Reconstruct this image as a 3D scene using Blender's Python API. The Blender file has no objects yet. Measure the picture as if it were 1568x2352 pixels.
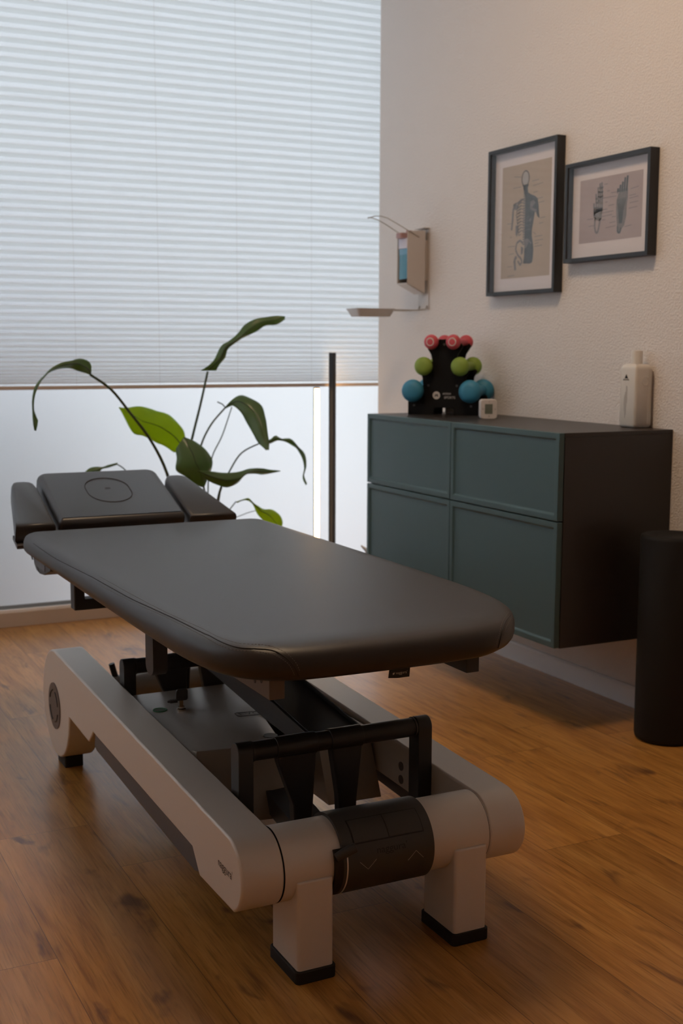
import bpy, bmesh, math, random
from mathutils import Vector, Matrix
random.seed(7)
SC = bpy.context.scene
COL = SC.collection
PI = math.pi

# ------------------------------------------------------------------ camera
cam_d = bpy.data.cameras.new('camera')
cam = bpy.data.objects.new('camera', cam_d); COL.objects.link(cam)
CR = [(0.895495,-0.445059,0.003264),(0.055462,0.118864,0.991360),(-0.441601,-0.887578,0.131126)]
m = Matrix([[CR[0][0], CR[1][0], CR[2][0], -2.56478],
            [CR[0][1], CR[1][1], CR[2][1], -5.04176],
            [CR[0][2], CR[1][2], CR[2][2], 1.14006],
            [0, 0, 0, 1]])
cam.matrix_world = m
cam_d.sensor_fit = 'VERTICAL'; cam_d.sensor_height = 36.0; cam_d.sensor_width = 24.0
cam_d.lens = 36.0 * 2814.874 / 2352.0
cam_d.clip_start = 0.05
cam_d.dof.use_dof = True; cam_d.dof.focus_distance = 2.25; cam_d.dof.aperture_fstop = 6.3
SC.camera = cam

# ------------------------------------------------------------------ view + world
SC.view_settings.view_transform = 'Standard'; SC.view_settings.look = 'None'
SC.view_settings.gamma = 1.0; SC.view_settings.use_curve_mapping = False
SC.view_settings.exposure = -0.08
SC.cycles.use_denoising = True
SC.cycles.max_bounces = 14; SC.cycles.diffuse_bounces = 7; SC.cycles.glossy_bounces = 5; SC.cycles.transmission_bounces = 10
SC.cycles.sample_clamp_indirect = 6.0
SC.cycles.caustics_reflective = False
W = bpy.data.worlds.new('outside_sky'); SC.world = W; W.use_nodes = True
nt = W.node_tree; nt.nodes.clear()
wo = nt.nodes.new('ShaderNodeOutputWorld'); wb = nt.nodes.new('ShaderNodeBackground')
wt = nt.nodes.new('ShaderNodeTexCoord'); wsx = nt.nodes.new('ShaderNodeSeparateXYZ'); wr = nt.nodes.new('ShaderNodeValToRGB')
wm = nt.nodes.new('ShaderNodeMapRange'); wm.inputs['From Min'].default_value = -1; wm.inputs['From Max'].default_value = 1
nt.links.new(wt.outputs['Generated'], wsx.inputs[0]); nt.links.new(wsx.outputs['Z'], wm.inputs['Value'])
nt.links.new(wm.outputs[0], wr.inputs[0]); nt.links.new(wr.outputs[0], wb.inputs[0]); nt.links.new(wb.outputs[0], wo.inputs[0])
wr.color_ramp.elements[0].position = 0.40; wr.color_ramp.elements[0].color = (0.42, 0.44, 0.42, 1)
wr.color_ramp.elements[1].position = 0.62; wr.color_ramp.elements[1].color = (0.84, 0.885, 1.0, 1)
wb.inputs['Strength'].default_value = 5.0          # overcast daylight behind the frosted glass

# warm ceiling lamp of the room (its housing is built with the ceiling)
CEIL_Z = 3.2
def area(name, loc, sx, sy, power, color):
    l = bpy.data.lights.new(name, 'AREA'); l.shape = 'RECTANGLE'; l.size = sx; l.size_y = sy
    l.energy = power; l.color = color
    o = bpy.data.objects.new(name, l); COL.objects.link(o); o.location = loc
    return o
LAMP_XY = (-1.4, -2.3)
lamp_light = area('ceiling_lamp_light', (LAMP_XY[0], LAMP_XY[1], CEIL_Z - 0.075), 0.5, 0.5, 26, (1.0, 0.72, 0.46))
LED_STRENGTH = 14.0

# ------------------------------------------------------------------ helpers
def tag(o, label=None, cat=None, group=None, kind=None):
    if label: o['label'] = label
    if cat: o['category'] = cat
    if group: o['group'] = group
    if kind: o['kind'] = kind
    return o
def empty(name, loc=(0, 0, 0), rz=0):
    o = bpy.data.objects.new(name, None); COL.objects.link(o); o.location = loc; o.rotation_euler = (0, 0, rz)
    o.empty_display_size = 0.05
    return o
def link(name, me, parent=None, world=True):
    o = bpy.data.objects.new(name, me); COL.objects.link(o)
    if parent:
        o.parent = parent
    return o
class MB:
    def __init__(s): s.bm = bmesh.new()
    def quad(s, vs):
        v = [s.bm.verts.new(p) for p in vs]
        return s.bm.faces.new(v)
    def box(s, x0, x1, y0, y1, z0, z1, mat=None):
        r = bmesh.ops.create_cube(s.bm, size=1.0)['verts']
        for v in r:
            v.co = Vector(((x0 + x1) / 2 + v.co.x * (x1 - x0), (y0 + y1) / 2 + v.co.y * (y1 - y0), (z0 + z1) / 2 + v.co.z * (z1 - z0)))
            if mat: v.co = mat @ v.co
        return r
    def prism(s, poly, a, b, axis='x', mat=None):
        """polygon given in the two remaining axes, extruded from a to b along axis"""
        def P(u, v, w):
            p = {'x': (w, u, v), 'y': (u, w, v), 'z': (u, v, w)}[axis]
            p = Vector(p)
            return mat @ p if mat else p
        A = [s.bm.verts.new(P(u, v, a)) for u, v in poly]
        B = [s.bm.verts.new(P(u, v, b)) for u, v in poly]
        n = len(poly)
        s.bm.faces.new(A); s.bm.faces.new(B[::-1])
        for i in range(n):
            s.bm.faces.new([A[i], B[i], B[(i + 1) % n], A[(i + 1) % n]][::-1])
    def tube(s, pts, rad, seg=12, cap=True, mat=None):
        pts = [Vector(p) for p in pts]
        n = len(pts); rings = []
        prev = None
        for i, p in enumerate(pts):
            t = (pts[min(i + 1, n - 1)] - pts[max(i - 1, 0)]).normalized()
            if prev is None:
                u = t.orthogonal().normalized()
            else:
                u = (prev - t * prev.dot(t)).normalized()
            prev = u; w = t.cross(u)
            r = rad[i] if hasattr(rad, '__len__') else rad
            ring = []
            for k in range(seg):
                a = 2 * PI * k / seg
                q = p + (u * math.cos(a) + w * math.sin(a)) * r
                ring.append(s.bm.verts.new(mat @ q if mat else q))
            rings.append(ring)
        for i in range(n - 1):
            for k in range(seg):
                s.bm.faces.new([rings[i][k], rings[i][(k + 1) % seg], rings[i + 1][(k + 1) % seg], rings[i + 1][k]])
        if cap:
            s.bm.faces.new(rings[0][::-1]); s.bm.faces.new(rings[-1])
    def lathe(s, prof, origin=(0, 0, 0), axis=(0, 0, 1), seg=32):
        """prof: list of (radius, height) along axis"""
        ax = Vector(axis).normalized(); u = ax.orthogonal().normalized(); w = ax.cross(u); o = Vector(origin)
        rings = []
        for r, h in prof:
            if r < 1e-6:
                rings.append([s.bm.verts.new(o + ax * h)])
            else:
                rings.append([s.bm.verts.new(o + ax * h + (u * math.cos(2 * PI * k / seg) + w * math.sin(2 * PI * k / seg)) * r) for k in range(seg)])
        for a, b in zip(rings[:-1], rings[1:]):
            for k in range(seg):
                k2 = (k + 1) % seg
                vs = [a[k % len(a)], a[k2 % len(a)], b[k2 % len(b)], b[k % len(b)]]
                vs2 = []
                for v in vs:
                    if v not in vs2: vs2.append(v)
                if len(vs2) > 2: s.bm.faces.new(vs2)
        if len(rings[0]) > 1: s.bm.faces.new(rings[0][::-1])
        if len(rings[-1]) > 1: s.bm.faces.new(rings[-1])
    def build(s, name, mat, parent=None, smooth=False, bevel=0.0, seg=3, angle=35):
        bmesh.ops.recalc_face_normals(s.bm, faces=s.bm.faces[:])
        me = bpy.data.meshes.new(name); s.bm.to_mesh(me); s.bm.free()
        if mat: me.materials.append(mat)
        o = link(name, me, parent)
        if smooth or bevel:
            for p in me.polygons: p.use_smooth = True
            me.set_sharp_from_angle(angle=math.radians(angle))
        if bevel:
            b = o.modifiers.new('bevel', 'BEVEL'); b.width = bevel; b.segments = seg; b.limit_method = 'ANGLE'; b.angle_limit = math.radians(35)
            b.harden_normals = False
        return o
def rrect(x0, x1, y0, y1, r, n=8):
    """rounded rectangle outline; r = radius or 4 radii (x0y0, x1y0, x1y1, x0y1)"""
    if not hasattr(r, '__len__'): r = [r] * 4
    out = []
    for (cx, cy, a0, rr) in ((x0 + r[0], y0 + r[0], 180, r[0]), (x1 - r[1], y0 + r[1], 270, r[1]), (x1 - r[2], y1 - r[2], 0, r[2]), (x0 + r[3], y1 - r[3], 90, r[3])):
        for i in range(n + 1):
            a = math.radians(a0 + 90 * i / n)
            out.append((cx + rr * math.cos(a), cy + rr * math.sin(a)))
    return out
def text_mesh(txt, size, align='CENTER'):
    """slim sans lettering as a flat mesh"""
    c = bpy.data.curves.new('lettering', 'FONT'); c.body = txt; c.size = size; c.offset = -0.004 * size; c.align_x = align; c.align_y = 'CENTER'
    o = bpy.data.objects.new('lettering', c); COL.objects.link(o)
    dg = bpy.context.evaluated_depsgraph_get()
    me = bpy.data.meshes.new_from_object(o.evaluated_get(dg))
    bpy.data.objects.remove(o)
    return me
def text_part(name, txt, size, mapf, mat, parent, sub=0, sx=1.0):
    """lettering placed by mapf(u, v) -> world point"""
    me = text_mesh(txt, size)
    bm = bmesh.new(); bm.from_mesh(me)
    if sub:
        bmesh.ops.triangulate(bm, faces=bm.faces[:])
        bmesh.ops.subdivide_edges(bm, edges=bm.edges[:], cuts=sub)
    for v in bm.verts:
        v.co = Vector(mapf(v.co.x * sx, v.co.y))
    me2 = bpy.data.meshes.new(name); bm.to_mesh(me2); bm.free()
    me2.materials.clear(); me2.materials.append(mat)
    return link(name, me2, parent)

# ------------------------------------------------------------------ materials
def mat(name, color, rough=0.5, metal=0.0, spec=0.5, bump=None, coat=0.0, emis=None, var=None, trans=0, sheen=0):
    """bump = (scale, strength[, distance]); var = (scale, amount)"""
    M = bpy.data.materials.new(name); M.use_nodes = True
    n = M.node_tree.nodes; L = M.node_tree.links; b = n['Principled BSDF']
    b.inputs['Base Color'].default_value = (*color, 1); b.inputs['Roughness'].default_value = rough
    b.inputs['Metallic'].default_value = metal; b.inputs['Specular IOR Level'].default_value = spec
    b.inputs['Coat Weight'].default_value = coat
    if sheen: b.inputs['Sheen Weight'].default_value = sheen
    if trans:
        b.inputs['Transmission Weight'].default_value = trans
    if emis:
        b.inputs['Emission Color'].default_value = (*emis[0], 1); b.inputs['Emission Strength'].default_value = emis[1]
    tc = n.new('ShaderNodeTexCoord')
    if bump:
        t = n.new('ShaderNodeTexNoise'); t.inputs['Scale'].default_value = bump[0]; t.inputs['Detail'].default_value = 5
        bp = n.new('ShaderNodeBump'); bp.inputs['Strength'].default_value = bump[1]; bp.inputs['Distance'].default_value = bump[2] if len(bump) > 2 else 0.001
        L.new(tc.outputs['Object'], t.inputs['Vector']); L.new(t.outputs['Fac'], bp.inputs['Height']); L.new(bp.outputs[0], b.inputs['Normal'])
    if var:
        t = n.new('ShaderNodeTexNoise'); t.inputs['Scale'].default_value = var[0]; t.inputs['Detail'].default_value = 4
        h = n.new('ShaderNodeHueSaturation'); h.inputs['Color'].default_value = (*color, 1)
        mr = n.new('ShaderNodeMapRange'); mr.inputs['To Min'].default_value = 1 - var[1]; mr.inputs['To Max'].default_value = 1 + var[1]
        L.new(tc.outputs['Object'], t.inputs['Vector']); L.new(t.outputs['Fac'], mr.inputs['Value']); L.new(mr.outputs[0], h.inputs['Value'])
        L.new(h.outputs[0], b.inputs['Base Color'])
    return M
M = {}
M['leather'] = mat('leather', (0.024, 0.0185, 0.0165), 0.42, spec=0.5, bump=(900, 0.12, 0.0006))
M['leather_seam'] = mat('leather_seam', (0.015, 0.012, 0.011), 0.6)
M['leather_head'] = mat('leather_head', (0.036, 0.035, 0.038), 0.36, spec=0.5, bump=(900, 0.08, 0.0006))
M['stitch'] = mat('stitch', (0.20, 0.17, 0.15), 0.7, bump=(900, 0.3))
M['silver'] = mat('silver_paint', (0.68, 0.62, 0.56), 0.42, metal=0.2, spec=0.5, bump=(1500, 0.04, 0.0003), var=(3, 0.02))
M['silver_cover'] = mat('cover_paint', (0.34, 0.31, 0.28), 0.4, metal=0.3, spec=0.5, var=(3, 0.02))
M['grey_rail'] = mat('grey_rail', (0.10, 0.095, 0.10), 0.45, metal=0.3, var=(4, 0.03))
M['steel_brown'] = mat('steel_painted', (0.13, 0.105, 0.095), 0.5, metal=0.2, var=(4, 0.03))
M['black_metal'] = mat('black_metal', (0.018, 0.018, 0.020), 0.42, spec=0.5, var=(6, 0.05))
M['dark_metal'] = mat('dark_metal', (0.030, 0.030, 0.034), 0.5, spec=0.5, var=(6, 0.05))
M['black_plastic'] = mat('black_plastic', (0.042, 0.039, 0.038), 0.48, bump=(700, 0.08, 0.0005))
M['black_rubber'] = mat('black_rubber', (0.006, 0.006, 0.007), 0.65, bump=(500, 0.1, 0.0005))
M['ink'] = mat('dark_ink', (0.004, 0.004, 0.004), 0.5)
M['pale_ink'] = mat('pale_ink', (0.30, 0.27, 0.24), 0.5)
M['label_ink'] = mat('label_ink', (0.55, 0.52, 0.50), 0.5)
M['chrome'] = mat('chrome', (0.7, 0.6, 0.5), 0.15, metal=1)
M['brass'] = mat('key_brass', (0.55, 0.36, 0.2), 0.25, metal=1)
M['green_ring'] = mat('green_sticker', (0.01, 0.16, 0.05), 0.5)
M['green_pale'] = mat('pale_green_sticker', (0.09, 0.12, 0.09), 0.5)
M['front_green'] = mat('cabinet_front_paint', (0.054, 0.102, 0.112), 0.42, spec=0.4, bump=(600, 0.04, 0.0004))
M['carcass'] = mat('cabinet_dark_foil', (0.028, 0.023, 0.022), 0.38, spec=0.5, bump=(500, 0.05, 0.0004))
M['frame_black'] = mat('picture_frame_foil', (0.018, 0.018, 0.020), 0.45, bump=(400, 0.05, 0.0004))
M['white_paint'] = mat('white_skirting', (0.86, 0.87, 0.90), 0.45, bump=(60, 0.05))
M['alu'] = mat('window_frame_metal', (0.50, 0.42, 0.36), 0.5, metal=0.1, var=(3, 0.03))
M['seal'] = mat('window_seal', (0.22, 0.26, 0.30), 0.5)
M['lamp_black'] = mat('lamp_black', (0.012, 0.010, 0.010), 0.4)
M['white_plastic'] = mat('white_plastic', (0.62, 0.58, 0.56), 0.4, bump=(300, 0.05, 0.0005))
M['warm_white_plastic'] = mat('bottle_plastic', (0.66, 0.62, 0.57), 0.42, bump=(200, 0.05, 0.0005))
M['grey_disp'] = mat('dispenser_metal', (0.56, 0.50, 0.46), 0.4, metal=0.15)
M['wire'] = mat('dispenser_wire', (0.45, 0.40, 0.34), 0.3, metal=0.9)
M['pink_cap'] = mat('pump_cap', (0.45, 0.27, 0.26), 0.4)
M['blue_liquid'] = mat('blue_liquid', (0.02, 0.20, 0.30), 0.2, coat=0.3)
M['blue_light'] = mat('blue_liquid_pale', (0.10, 0.30, 0.45), 0.2, coat=0.3)
M['clear_plastic'] = mat('bottle_clear', (0.62, 0.58, 0.66), 0.25)
M['db_pink'] = mat('neoprene_pink', (0.55, 0.075, 0.10), 0.55, bump=(400, 0.08, 0.0006))
M['db_green'] = mat('neoprene_green', (0.22, 0.33, 0.045), 0.55, bump=(400, 0.08, 0.0006))
M['db_blue'] = mat('neoprene_blue', (0.035, 0.22, 0.36), 0.55, bump=(400, 0.08, 0.0006))
M['stand_black'] = mat('stand_black', (0.006, 0.0055, 0.0055), 0.6, spec=0.15)
M['lcd'] = mat('lcd_screen', (0.14, 0.16, 0.13), 0.3)
M['foam'] = mat('black_foam', (0.014, 0.0135, 0.0138), 0.7, spec=0.25, bump=(800, 0.3, 0.001))
M['pot'] = mat('pot_black', (0.03, 0.03, 0.03), 0.5)
M['soil'] = mat('soil', (0.03, 0.02, 0.012), 0.9, bump=(80, 1.0, 0.01))
M['ceiling'] = mat('ceiling_paint', (0.78, 0.75, 0.71), 0.9, bump=(80, 0.2, 0.002))
M['pane_blocker'] = mat('pane_blocker', (0.16, 0.20, 0.19), 0.9, bump=(20, 0.5, 0.01))
M['mat_board'] = mat('passe_partout', (0.70, 0.64, 0.64), 0.8, bump=(300, 0.1, 0.0005))

def emissive(name, color, strength):
    m_ = bpy.data.materials.new(name); m_.use_nodes = True
    n = m_.node_tree.nodes; n.clear(); e = n.new('ShaderNodeEmission'); o = n.new('ShaderNodeOutputMaterial')
    e.inputs[0].default_value = (*color, 1); e.inputs[1].default_value = strength
    m_.node_tree.links.new(e.outputs[0], o.inputs[0]); return m_
M['led'] = emissive('led_strip', (1.0, 0.60, 0.26), LED_STRENGTH)
M['diffuser'] = emissive('lamp_diffuser', (1.0, 0.7, 0.42), 2.0)

def wall_mat():
    m_ = bpy.data.materials.new('roughcast_wall'); m_.use_nodes = True
    n = m_.node_tree.nodes; L = m_.node_tree.links; b = n['Principled BSDF']
    b.inputs['Base Color'].default_value = (0.77, 0.72, 0.69, 1); b.inputs['Roughness'].default_value = 0.85
    tc = n.new('ShaderNodeTexCoord'); t = n.new('ShaderNodeTexNoise'); t.inputs['Scale'].default_value = 150; t.inputs['Detail'].default_value = 3; t.inputs['Roughness'].default_value = 0.55
    t.inputs['Distortion'].default_value = 0.25
    r = n.new('ShaderNodeValToRGB'); r.color_ramp.elements[0].position = 0.42; r.color_ramp.elements[1].position = 0.68
    t2 = n.new('ShaderNodeTexNoise'); t2.inputs['Scale'].default_value = 22; t2.inputs['Detail'].default_value = 2
    ad = n.new('ShaderNodeMath'); ad.operation = 'MULTIPLY_ADD'; ad.inputs[1].default_value = 0.5
    bp = n.new('ShaderNodeBump'); bp.inputs['Strength'].default_value = 0.5; bp.inputs['Distance'].default_value = 0.003
    L.new(tc.outputs['Object'], t.inputs[0]); L.new(tc.outputs['Object'], t2.inputs[0]); L.new(t.outputs['Fac'], r.inputs[0])
    L.new(t2.outputs['Fac'], ad.inputs[0]); L.new(r.outputs[0], ad.inputs[2])
    L.new(ad.outputs[0], bp.inputs['Height']); L.new(bp.outputs[0], b.inputs['Normal'])
    return m_
M['wall'] = wall_mat()

def glass_mat():
    """frosted film on glass: scatters daylight through, smooth inner face mirrors the lamp"""
    m_ = bpy.data.materials.new('frosted_glass'); m_.use_nodes = True
    n = m_.node_tree.nodes; L = m_.node_tree.links; n.clear()
    o = n.new('ShaderNodeOutputMaterial'); tr = n.new('ShaderNodeBsdfTranslucent'); df = n.new('ShaderNodeBsdfDiffuse')
    gl = n.new('ShaderNodeBsdfGlossy'); gl.inputs['Roughness'].default_value = 0.015
    fr = n.new('ShaderNodeFresnel'); fr.inputs['IOR'].default_value = 1.5
    mx = n.new('ShaderNodeMixShader'); mx2 = n.new('ShaderNodeMixShader')
    tr.inputs[0].default_value = (0.90, 0.915, 0.915, 1); df.inputs[0].default_value = (0.85, 0.87, 0.86, 1)
    mx.inputs[0].default_value = 0.0
    L.new(tr.outputs[0], mx.inputs[1]); L.new(df.outputs[0], mx.inputs[2])
    L.new(fr.outputs[0], mx2.inputs[0]); L.new(mx.outputs[0], mx2.inputs[1]); L.new(gl.outputs[0], mx2.inputs[2]); L.new(mx2.outputs[0], o.inputs[0])
    return m_
M['glass'] = glass_mat()
def fabric_mat(name, share, tcol):
    m_ = bpy.data.materials.new(name); m_.use_nodes = True
    n = m_.node_tree.nodes; L = m_.node_tree.links; n.clear()
    o = n.new('ShaderNodeOutputMaterial'); tr = n.new('ShaderNodeBsdfTranslucent'); df = n.new('ShaderNodeBsdfDiffuse'); mx = n.new('ShaderNodeMixShader')
    tr.inputs[0].default_value = tcol; df.inputs[0].default_value = (0.80, 0.79, 0.78, 1); mx.inputs[0].default_value = share
    L.new(tr.outputs[0], mx.inputs[1]); L.new(df.outputs[0], mx.inputs[2]); L.new(mx.outputs[0], o.inputs[0])
    return m_
M['fabric'] = fabric_mat('pleated_fabric', 0.10, (0.95, 0.97, 1.0, 1)); M['fabric_shade'] = fabric_mat('pleat_shade_strip', 0.10, (0.84, 0.86, 0.84, 1))
def leaf_mat(name, c1, c2):
    m_ = bpy.data.materials.new(name); m_.use_nodes = True
    n = m_.node_tree.nodes; L = m_.node_tree.links; b = n['Principled BSDF']; o = n['Material Output']
    tc = n.new('ShaderNodeTexCoord'); wv = n.new('ShaderNodeTexNoise'); wv.inputs['Scale'].default_value = 14; wv.inputs['Detail'].default_value = 3
    mc = n.new('ShaderNodeMixRGB'); mc.inputs[1].default_value = (*c1, 1); mc.inputs[2].default_value = tuple(x * 0.6 for x in c1) + (1,)
    L.new(tc.outputs['Object'], wv.inputs[0]); L.new(wv.outputs['Fac'], mc.inputs[0]); L.new(mc.outputs[0], b.inputs['Base Color'])
    b.inputs['Roughness'].default_value = 0.32; b.inputs['Coat Weight'].default_value = 0.15
    tr = n.new('ShaderNodeBsdfTranslucent'); tr.inputs[0].default_value = (*c2, 1); mx = n.new('ShaderNodeMixShader'); mx.inputs[0].default_value = 0.45
    L.new(b.outputs[0], mx.inputs[1]); L.new(tr.outputs[0], mx.inputs[2]); L.new(mx.outputs[0], o.inputs[0])
    return m_
M['leaf'] = leaf_mat('leaf_dark', (0.17, 0.25, 0.13), (0.17, 0.34, 0.05))
M['leaf_bright'] = leaf_mat('leaf_bright', (0.16, 0.30, 0.03), (0.85, 1.0, 0.05))
M['stem'] = mat('leaf_stem', (0.03, 0.05, 0.014), 0.45)
def glazing_mat():
    m_ = bpy.data.materials.new('picture_glazing'); m_.use_nodes = True
    n = m_.node_tree.nodes; L = m_.node_tree.links; n.clear()
    o = n.new('ShaderNodeOutputMaterial'); t = n.new('ShaderNodeBsdfTransparent'); g = n.new('ShaderNodeBsdfGlossy'); g.inputs['Roughness'].default_value = 0.02
    fr = n.new('ShaderNodeFresnel'); fr.inputs['IOR'].default_value = 1.45; mx = n.new('ShaderNodeMixShader')
    gm = n.new('ShaderNodeNewGeometry'); mu = n.new('ShaderNodeMath'); mu.operation = 'MULTIPLY_ADD'; mu.inputs[1].default_value = -1.0; mu.inputs[2].default_value = 1.0
    m2 = n.new('ShaderNodeMath'); m2.operation = 'MULTIPLY'
    L.new(gm.outputs['Backfacing'], mu.inputs[0]); L.new(mu.outputs[0], m2.inputs[0]); L.new(fr.outputs[0], m2.inputs[1]); L.new(m2.outputs[0], mx.inputs[0]); L.new(t.outputs[0], mx.inputs[1]); L.new(g.outputs[0], mx.inputs[2]); L.new(mx.outputs[0], o.inputs[0])
    return m_
M['glazing'] = glazing_mat()
def paper_mat(name, c1, c2, sc):
    m_ = bpy.data.materials.new(name); m_.use_nodes = True
    n = m_.node_tree.nodes; L = m_.node_tree.links; b = n['Principled BSDF']; b.inputs['Roughness'].default_value = 0.8
    tc = n.new('ShaderNodeTexCoord'); t = n.new('ShaderNodeTexNoise'); t.inputs['Scale'].default_value = sc; t.inputs['Detail'].default_value = 6
    mc = n.new('ShaderNodeMixRGB'); mc.inputs[1].default_value = (*c1, 1); mc.inputs[2].default_value = (*c2, 1)
    L.new(tc.outputs['Object'], t.inputs[0]); L.new(t.outputs['Fac'], mc.inputs[0]); L.new(mc.outputs[0], b.inputs['Base Color'])
    return m_
M['paper_tan'] = paper_mat('aged_paper', (0.50, 0.41, 0.33), (0.40, 0.32, 0.25), 9)
M['paper_grey'] = paper_mat('grey_paper', (0.46, 0.39, 0.38), (0.36, 0.29, 0.29), 9)
M['print_dark'] = paper_mat('print_slate', (0.07, 0.085, 0.10), (0.15, 0.17, 0.19), 60)
M['print_mid'] = paper_mat('print_grey', (0.16, 0.16, 0.17), (0.26, 0.255, 0.26), 80)
M['print_light'] = paper_mat('print_pale', (0.44, 0.42, 0.41), (0.36, 0.34, 0.34), 80)

def floor_mat():
    m_ = bpy.data.materials.new('oak_vinyl_planks'); m_.use_nodes = True
    n = m_.node_tree.nodes; L = m_.node_tree.links; b = n['Principled BSDF']
    def N(t, **k):
        x = n.new(t)
        for a, v in k.items(): setattr(x, a, v)
        return x
    def math_(op, a, b_=None, c=None):
        x = N('ShaderNodeMath', operation=op)
        for i, v in enumerate((a, b_, c)):
            if v is None: continue
            if isinstance(v, (int, float)): x.inputs[i].default_value = v
            else: L.new(v, x.inputs[i])
        return x.outputs[0]
    at = N('ShaderNodeAttribute', attribute_name='plank'); uv = N('ShaderNodeUVMap', uv_map='UVMap')
    sep = N('ShaderNodeSeparateXYZ'); L.new(uv.outputs[0], sep.inputs[0])
    pid = at.outputs['Fac']
    # grain coordinates: across fast, along slow, shifted per plank
    shift = math_('MULTIPLY', pid, 37.0)
    def coords(sx, sy, z=0.0):
        c = N('ShaderNodeCombineXYZ'); L.new(math_('MULTIPLY_ADD', sep.outputs[0], sx, shift), c.inputs[0]); L.new(math_('MULTIPLY', sep.outputs[1], sy), c.inputs[1]); L.new(math_('ADD', shift, z), c.inputs[2]); return c.outputs[0]
    g1 = N('ShaderNodeTexNoise'); g1.inputs['Scale'].default_value = 1; g1.inputs['Detail'].default_value = 6; g1.inputs['Roughness'].default_value = 0.65; g1.inputs['Distortion'].default_value = 0.6; L.new(coords(75, 4.5), g1.inputs[0])
    g2 = N('ShaderNodeTexNoise'); g2.inputs['Scale'].default_value = 1; g2.inputs['Detail'].default_value = 4; g2.inputs['Distortion'].default_value = 1.5; L.new(coords(13, 1.7, 3), g2.inputs[0])
    kn = N('ShaderNodeTexNoise'); kn.inputs['Scale'].default_value = 1; kn.inputs['Detail'].default_value = 3; kn.inputs['Distortion'].default_value = 0.5; L.new(coords(15, 5.5, 9), kn.inputs[0])
    fine = N('ShaderNodeTexNoise'); fine.inputs['Scale'].default_value = 1; fine.inputs['Detail'].default_value = 3; L.new(coords(230, 9, 5), fine.inputs[0])
    base = N('ShaderNodeValToRGB'); cr = base.color_ramp
    cr.elements[0].position = 0.28; cr.elements[0].color = (0.27, 0.105, 0.023, 1); cr.elements[1].position = 0.72; cr.elements[1].color = (0.62, 0.315, 0.088, 1)
    e = cr.elements.new(0.5); e.color = (0.46, 0.21, 0.050, 1)
    mixf = math_('ADD', math_('MULTIPLY', g1.outputs['Fac'], 0.5), math_('MULTIPLY', g2.outputs['Fac'], 0.5))
    L.new(mixf, base.inputs[0])
    kr = N('ShaderNodeValToRGB'); kr.color_ramp.elements[0].position = 0.615; kr.color_ramp.elements[0].color = (0, 0, 0, 1); kr.color_ramp.elements[1].position = 0.745; kr.color_ramp.elements[1].color = (1, 1, 1, 1); L.new(kn.outputs['Fac'], kr.inputs[0])
    mk = N('ShaderNodeMixRGB'); mk.inputs[2].default_value = (0.085, 0.034, 0.022, 1); L.new(math_('MULTIPLY', kr.outputs[0], 0.8), mk.inputs[0]); L.new(base.outputs[0], mk.inputs[1])
    fr = N('ShaderNodeMapRange'); fr.inputs['From Min'].default_value = 0.30; fr.inputs['From Max'].default_value = 0.5; fr.inputs['To Min'].default_value = 0.68; fr.inputs['To Max'].default_value = 1.0; L.new(fine.outputs['Fac'], fr.inputs[0])
    pv = math_('MULTIPLY_ADD', pid, 0.26, 0.87)
    h = N('ShaderNodeHueSaturation'); L.new(mk.outputs[0], h.inputs['Color']); L.new(math_('MULTIPLY', pv, fr.outputs[0]), h.inputs['Value'])
    # seams
    ux = math_('ABSOLUTE', math_('SUBTRACT', sep.outputs[0], 0.1125)); seam = math_('GREATER_THAN', ux, 0.1125 - 0.0009)
    la = N('ShaderNodeAttribute', attribute_name='plank_len')
    vy = math_('ABSOLUTE', math_('SUBTRACT', sep.outputs[1], math_('MULTIPLY', la.outputs['Fac'], 0.5))); seam2 = math_('GREATER_THAN', vy, math_('SUBTRACT', math_('MULTIPLY', la.outputs['Fac'], 0.5), 0.0009))
    sm = math_('MAXIMUM', seam, seam2)
    mj = N('ShaderNodeMixRGB'); mj.inputs[2].default_value = (0.10, 0.045, 0.02, 1); L.new(math_('MULTIPLY', sm, 0.7), mj.inputs[0]); L.new(h.outputs[0], mj.inputs[1])
    L.new(mj.outputs[0], b.inputs['Base Color'])
    rr = N('ShaderNodeMapRange'); rr.inputs['To Min'].default_value = 0.26; rr.inputs['To Max'].default_value = 0.38; L.new(g1.outputs['Fac'], rr.inputs[0]); L.new(rr.outputs[0], b.inputs['Roughness'])
    b.inputs['Specular IOR Level'].default_value = 0.12; b.inputs['Coat Weight'].default_value = 1.0; b.inputs['Coat Roughness'].default_value = 0.26; b.inputs['Coat IOR'].default_value = 1.27
    bp = N('ShaderNodeBump'); bp.inputs['Strength'].default_value = 0.2; bp.inputs['Distance'].default_value = 0.0008
    L.new(math_('SUBTRACT', math_('ADD', fine.outputs['Fac'], math_('MULTIPLY', g1.outputs['Fac'], 0.5)), math_('MULTIPLY', sm, 1.2)), bp.inputs['Height']); L.new(bp.outputs[0], b.inputs['Normal'])
    return m_
M['floor'] = floor_mat()

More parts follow.
